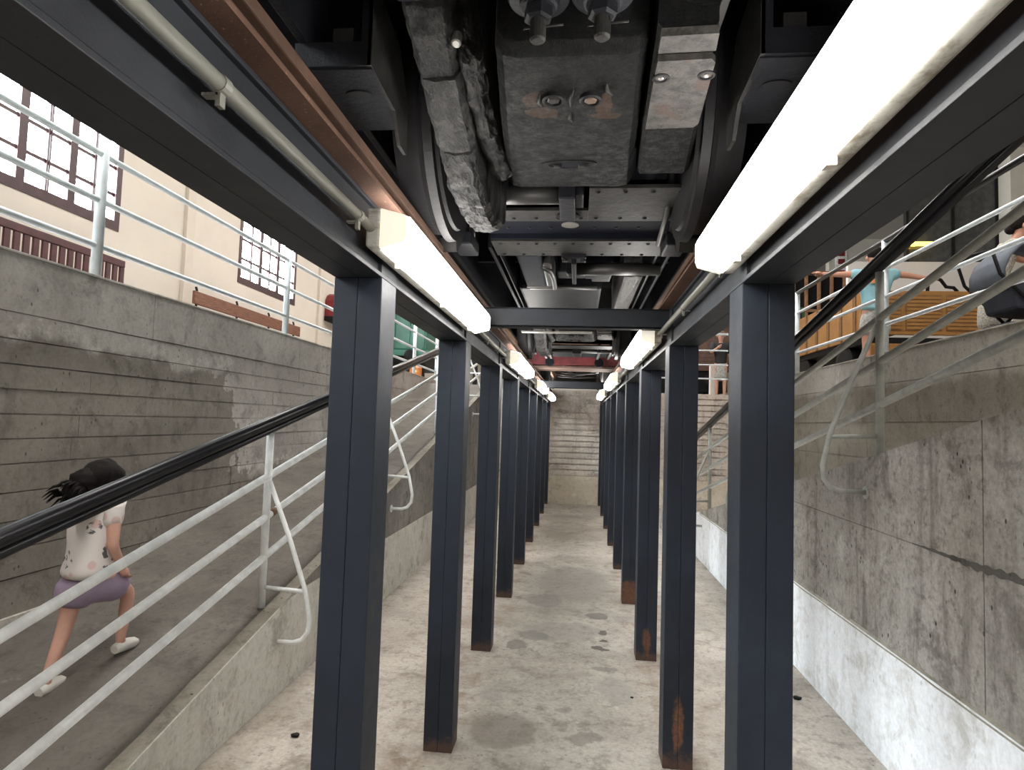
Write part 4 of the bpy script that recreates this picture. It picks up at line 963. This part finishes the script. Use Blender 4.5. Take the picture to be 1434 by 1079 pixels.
m = MB(); m.ball(W((0, .045, .925)), .09, 28, 20, (.97, 1.15, .95)).rough(.012, 14).rough(.006, 40)
hr = m.build('hair', mHair, t)
m = MB(); m.ball(W((0, -.05, .91)), .062, 22, 16, (.9, 1.2, .9)).ball(W((.0, -.105, .865)), .052, 20, 14, (.85, 1.1, 1.2)).ball(W((0, -.15, .81)), .032, 16, 12, (.8, 1.1, 1.4)).rough(.016, 20).rough(.008, 50)
rn = random.Random(4)
for i in range(26):
    a = rn.uniform(0, 6.28); q = Vector((.04 * cos(a), -.10 + rn.uniform(-.06, .05), .87 + .05 * sin(a)))
    m.tube([W(q), W(q + Vector((.01 * cos(a), -.03, -.005))), W(q + Vector((.02 * cos(a), -.06, -.03 + .01 * sin(a))))], [.008, .006, .001], 5)
m.build('ponytail', mHair, t)

# boy with outstretched arms
t, P, W, g, hp = person('boy in a light blue T-shirt and grey shorts with arms outstretched behind the right railing', (3.66, 8.2, ZG), radians(-8), 1.66,
    dict(eL=(-.235, .0, .79), wL=(-.37, .01, .80), eR=(.235, .02, .775), wR=(.365, .03, .75)), mSkin, 1.02)
shirt(P, g, mBlueT, .62, 1.3, .0, 'shirt'); shorts(P, g, mShortG, .9, .06); shoes(P, W, t, mIron, 1.66)
m = MB(); m.ball(W((0, -.006, .945)), .094, 20, 14, (.92, 1.05, .95)); m.build('hair', mHair, t)
a = W((-.052, -.073, .70)); b = W((.052, -.073, .70)); u = Vector((0, 0, 1)); 
m = MB(); m.quad([a, b, b + u * .07, a + u * .07]); 
for v in m.b.verts: v.co += Vector((0, -.012, 0))
m.build('shirt_print', plain('orange_print', (.5, .22, .1), .8), t)
m = MB()
for i in range(4):
    c0 = W((-.045 + i * .026, -.077, .765)); m.box(c0.x - .012, c0.x + .012, c0.y - .014, c0.y - .012, c0.z - .02, c0.z + .02)
m.build('shirt_print', plain('white_print', (.7, .72, .7), .8), t)

# woman leaning over the pram
t, P, W, g, hp = person('woman with glasses in a speckled grey dress leaning over the pram, holding up a phone', (4.15, 6.75, ZG), radians(-105), 1.6,
    dict(spine=(0, .03, .61), chest=(0, .07, .71), neck=(0, .11, .80), jaw=(0, .15, .845), head=(0, .145, .90), crown=(0, .13, .945),
         sL=(-.09, .075, .78), sR=(.1, .075, .775), eL=(-.12, .2, .70), wL=(-.07, .32, .79), eR=(.125, .18, .66), wR=(.1, .33, .68), face=(0, .8, -.5)), mSkin, 1.0)
g('dress', {'n': (P['chest'].lerp(P['neck'], .7), (.05, .042)), 'c': (P['chest'], (.09, .066)), 's': (P['spine'], (.075, .06)), 'p': (P['pelvis'], (.09, .08)), 'k': (Vector((0, .0, .35)), (.1, .09)), 'h': (Vector((0, 0, .2)), (.115, .1)),
            'aL': (P['sL'], .04), 'bL': (P['sL'].lerp(P['eL'], .35), .038), 'aR': (P['sR'], .04), 'bR': (P['sR'].lerp(P['eR'], .35), .038)},
  [('c', 'n'), ('c', 's'), ('s', 'p'), ('p', 'k'), ('k', 'h'), ('c', 'aL'), ('aL', 'bL'), ('c', 'aR'), ('aR', 'bR')], mDress)
shoes(P, W, t, mIron, 1.6)
m = MB(); m.ball(hp(0, -.012, .02), .098, 20, 14, (.95, 1.0, .95)).ball(hp(0, -.055, -.01), .05, 12, 8); m.build('hair', mHair, t)
m = MB()
for s in (-1, 1):
    q = [hp(s * .022 + .016 * cos(a), .066, .002 + .014 * sin(a)) for a in [i * pi / 5 for i in range(11)]]; m.tube(q, .003, 6, False)
m.tube([hp(-.04, .064, .004), hp(-.056, .0, .006)], .003, 6).tube([hp(.04, .064, .004), hp(.056, .0, .006)], .003, 6); m.build('glasses', mIron, t)
ph = W((-.06, .385, .845))
tag(MB().box(ph.x - .006, ph.x + .006, ph.y - .04, ph.y + .04, ph.z - .075, ph.z + .075, .004).build('phone', mIron), 'dark phone held up by the woman beside the pram', 'phone')

# pram
t = thing('pram', 'dark navy pram with a grey-blue hood beside the woman', 'pram', (3.95, 6.0, ZG))
cx, cy = 3.95, 6.0
m = MB(); S = []
for i in range(9):
    a = radians(-12 + i * 22); r = .35
    S.append((a, r))
ring = []
for a, r in S:
    row = [(cx + .02 - r * cos(a) * .95, cy - .24 + .48 * j / 6, 3.02 + r * sin(a) * 1.0 * (1 - .12 * abs(j - 3) / 3)) for j in range(7)]; ring.append(row)
for A, B in zip(ring, ring[1:]):
    for j in range(6): m.quad([A[j], A[j + 1], B[j + 1], B[j]])
bmesh.ops.remove_doubles(m.b, verts=list(m.b.verts), dist=1e-4)
bmesh.ops.solidify(m.b, geom=list(m.b.faces), thickness=.02)
m.build('hood', mPramH, t, 'grey-blue hood', smooth=True)
MB().prism([(cx - .28, 3.0), (cx - .2, 2.72), (cx + .35, 2.68), (cx + .5, 2.9), (cx + .3, 3.0)], 'y', cy - .22, cy + .22).build('seat_body', mPramC, t, bevel=.03)
for s in (-1, 1):
    y = cy + s * .25
    MB().tube([(cx - .42, y, 3.22), (cx - .36, y, 3.02), (cx + .05, y, 2.6), (cx + .42, y, 2.4)], .015, 8).build('frame_bar', mIron, t)
    MB().tube([(cx + .3, y, 3.0), (cx - .05, y, 2.62), (cx - .34, y, 2.4)], .015, 8).build('frame_bar', mIron, t)
    for x in (cx - .36, cx + .42):
        MB().lathe((x, y - .02, ZG + .115), (0, 1, 0), [(0, .07), (0, .112), (.01, .115), (.03, .115), (.04, .112), (.04, .07)], 22).build('wheel', mIron, t)
MB().tube([(cx - .42, cy - .25, 3.22), (cx - .44, cy, 3.25), (cx - .42, cy + .25, 3.22)], .017, 8).build('handle', mIron, t)
MB().box(cx - .25, cx + .3, cy - .2, cy + .2, 2.46, 2.62, .03).build('basket', mPramC, t)

# far person behind the right railing
t, P, W, g, hp = person('person in a black top and grey skirt far behind the right railing', (3.28, 15.0, ZG), radians(170), 1.62, dict(eR=(.14, .1, .66), wR=(.05, .17, .72)), mSkinL)
shirt(P, g, mBlackC, .9, 1.2, .0)
g('skirt', {'p': (P['pelvis'] + Vector((0, 0, .03)), (.08, .066)), 'k': (Vector((0, 0, .36)), (.095, .08)), 'h': (Vector((0, 0, .25)), (.11, .09))}, [('p', 'k'), ('k', 'h')], mShortG)
shoes(P, W, t, mIron, 1.62); MB().ball(hp(0, -.014, .016), .096, 16, 12).build('hair', mBrick, t)

# small things on the pit floor
for i, (x, y, r, l) in enumerate(((-1.36, 3.10, .018, 'small black pebble on the floor near the left ramp'), (1.35, 4.02, .02, 'small dark chip of debris on the floor near the right lime-washed band'), (1.32, 4.55, .016, 'tiny dark chip of debris farther along the right band'), (.36, 3.86, .008, 'tiny black speck of debris before the second right post'))):
    m = MB().ball((x, y, r * .45), r, 10, 7, (1.3, 1, .55)).rough(r * .3, 60, i); tag(m.build('debris', mIron), l, 'debris')
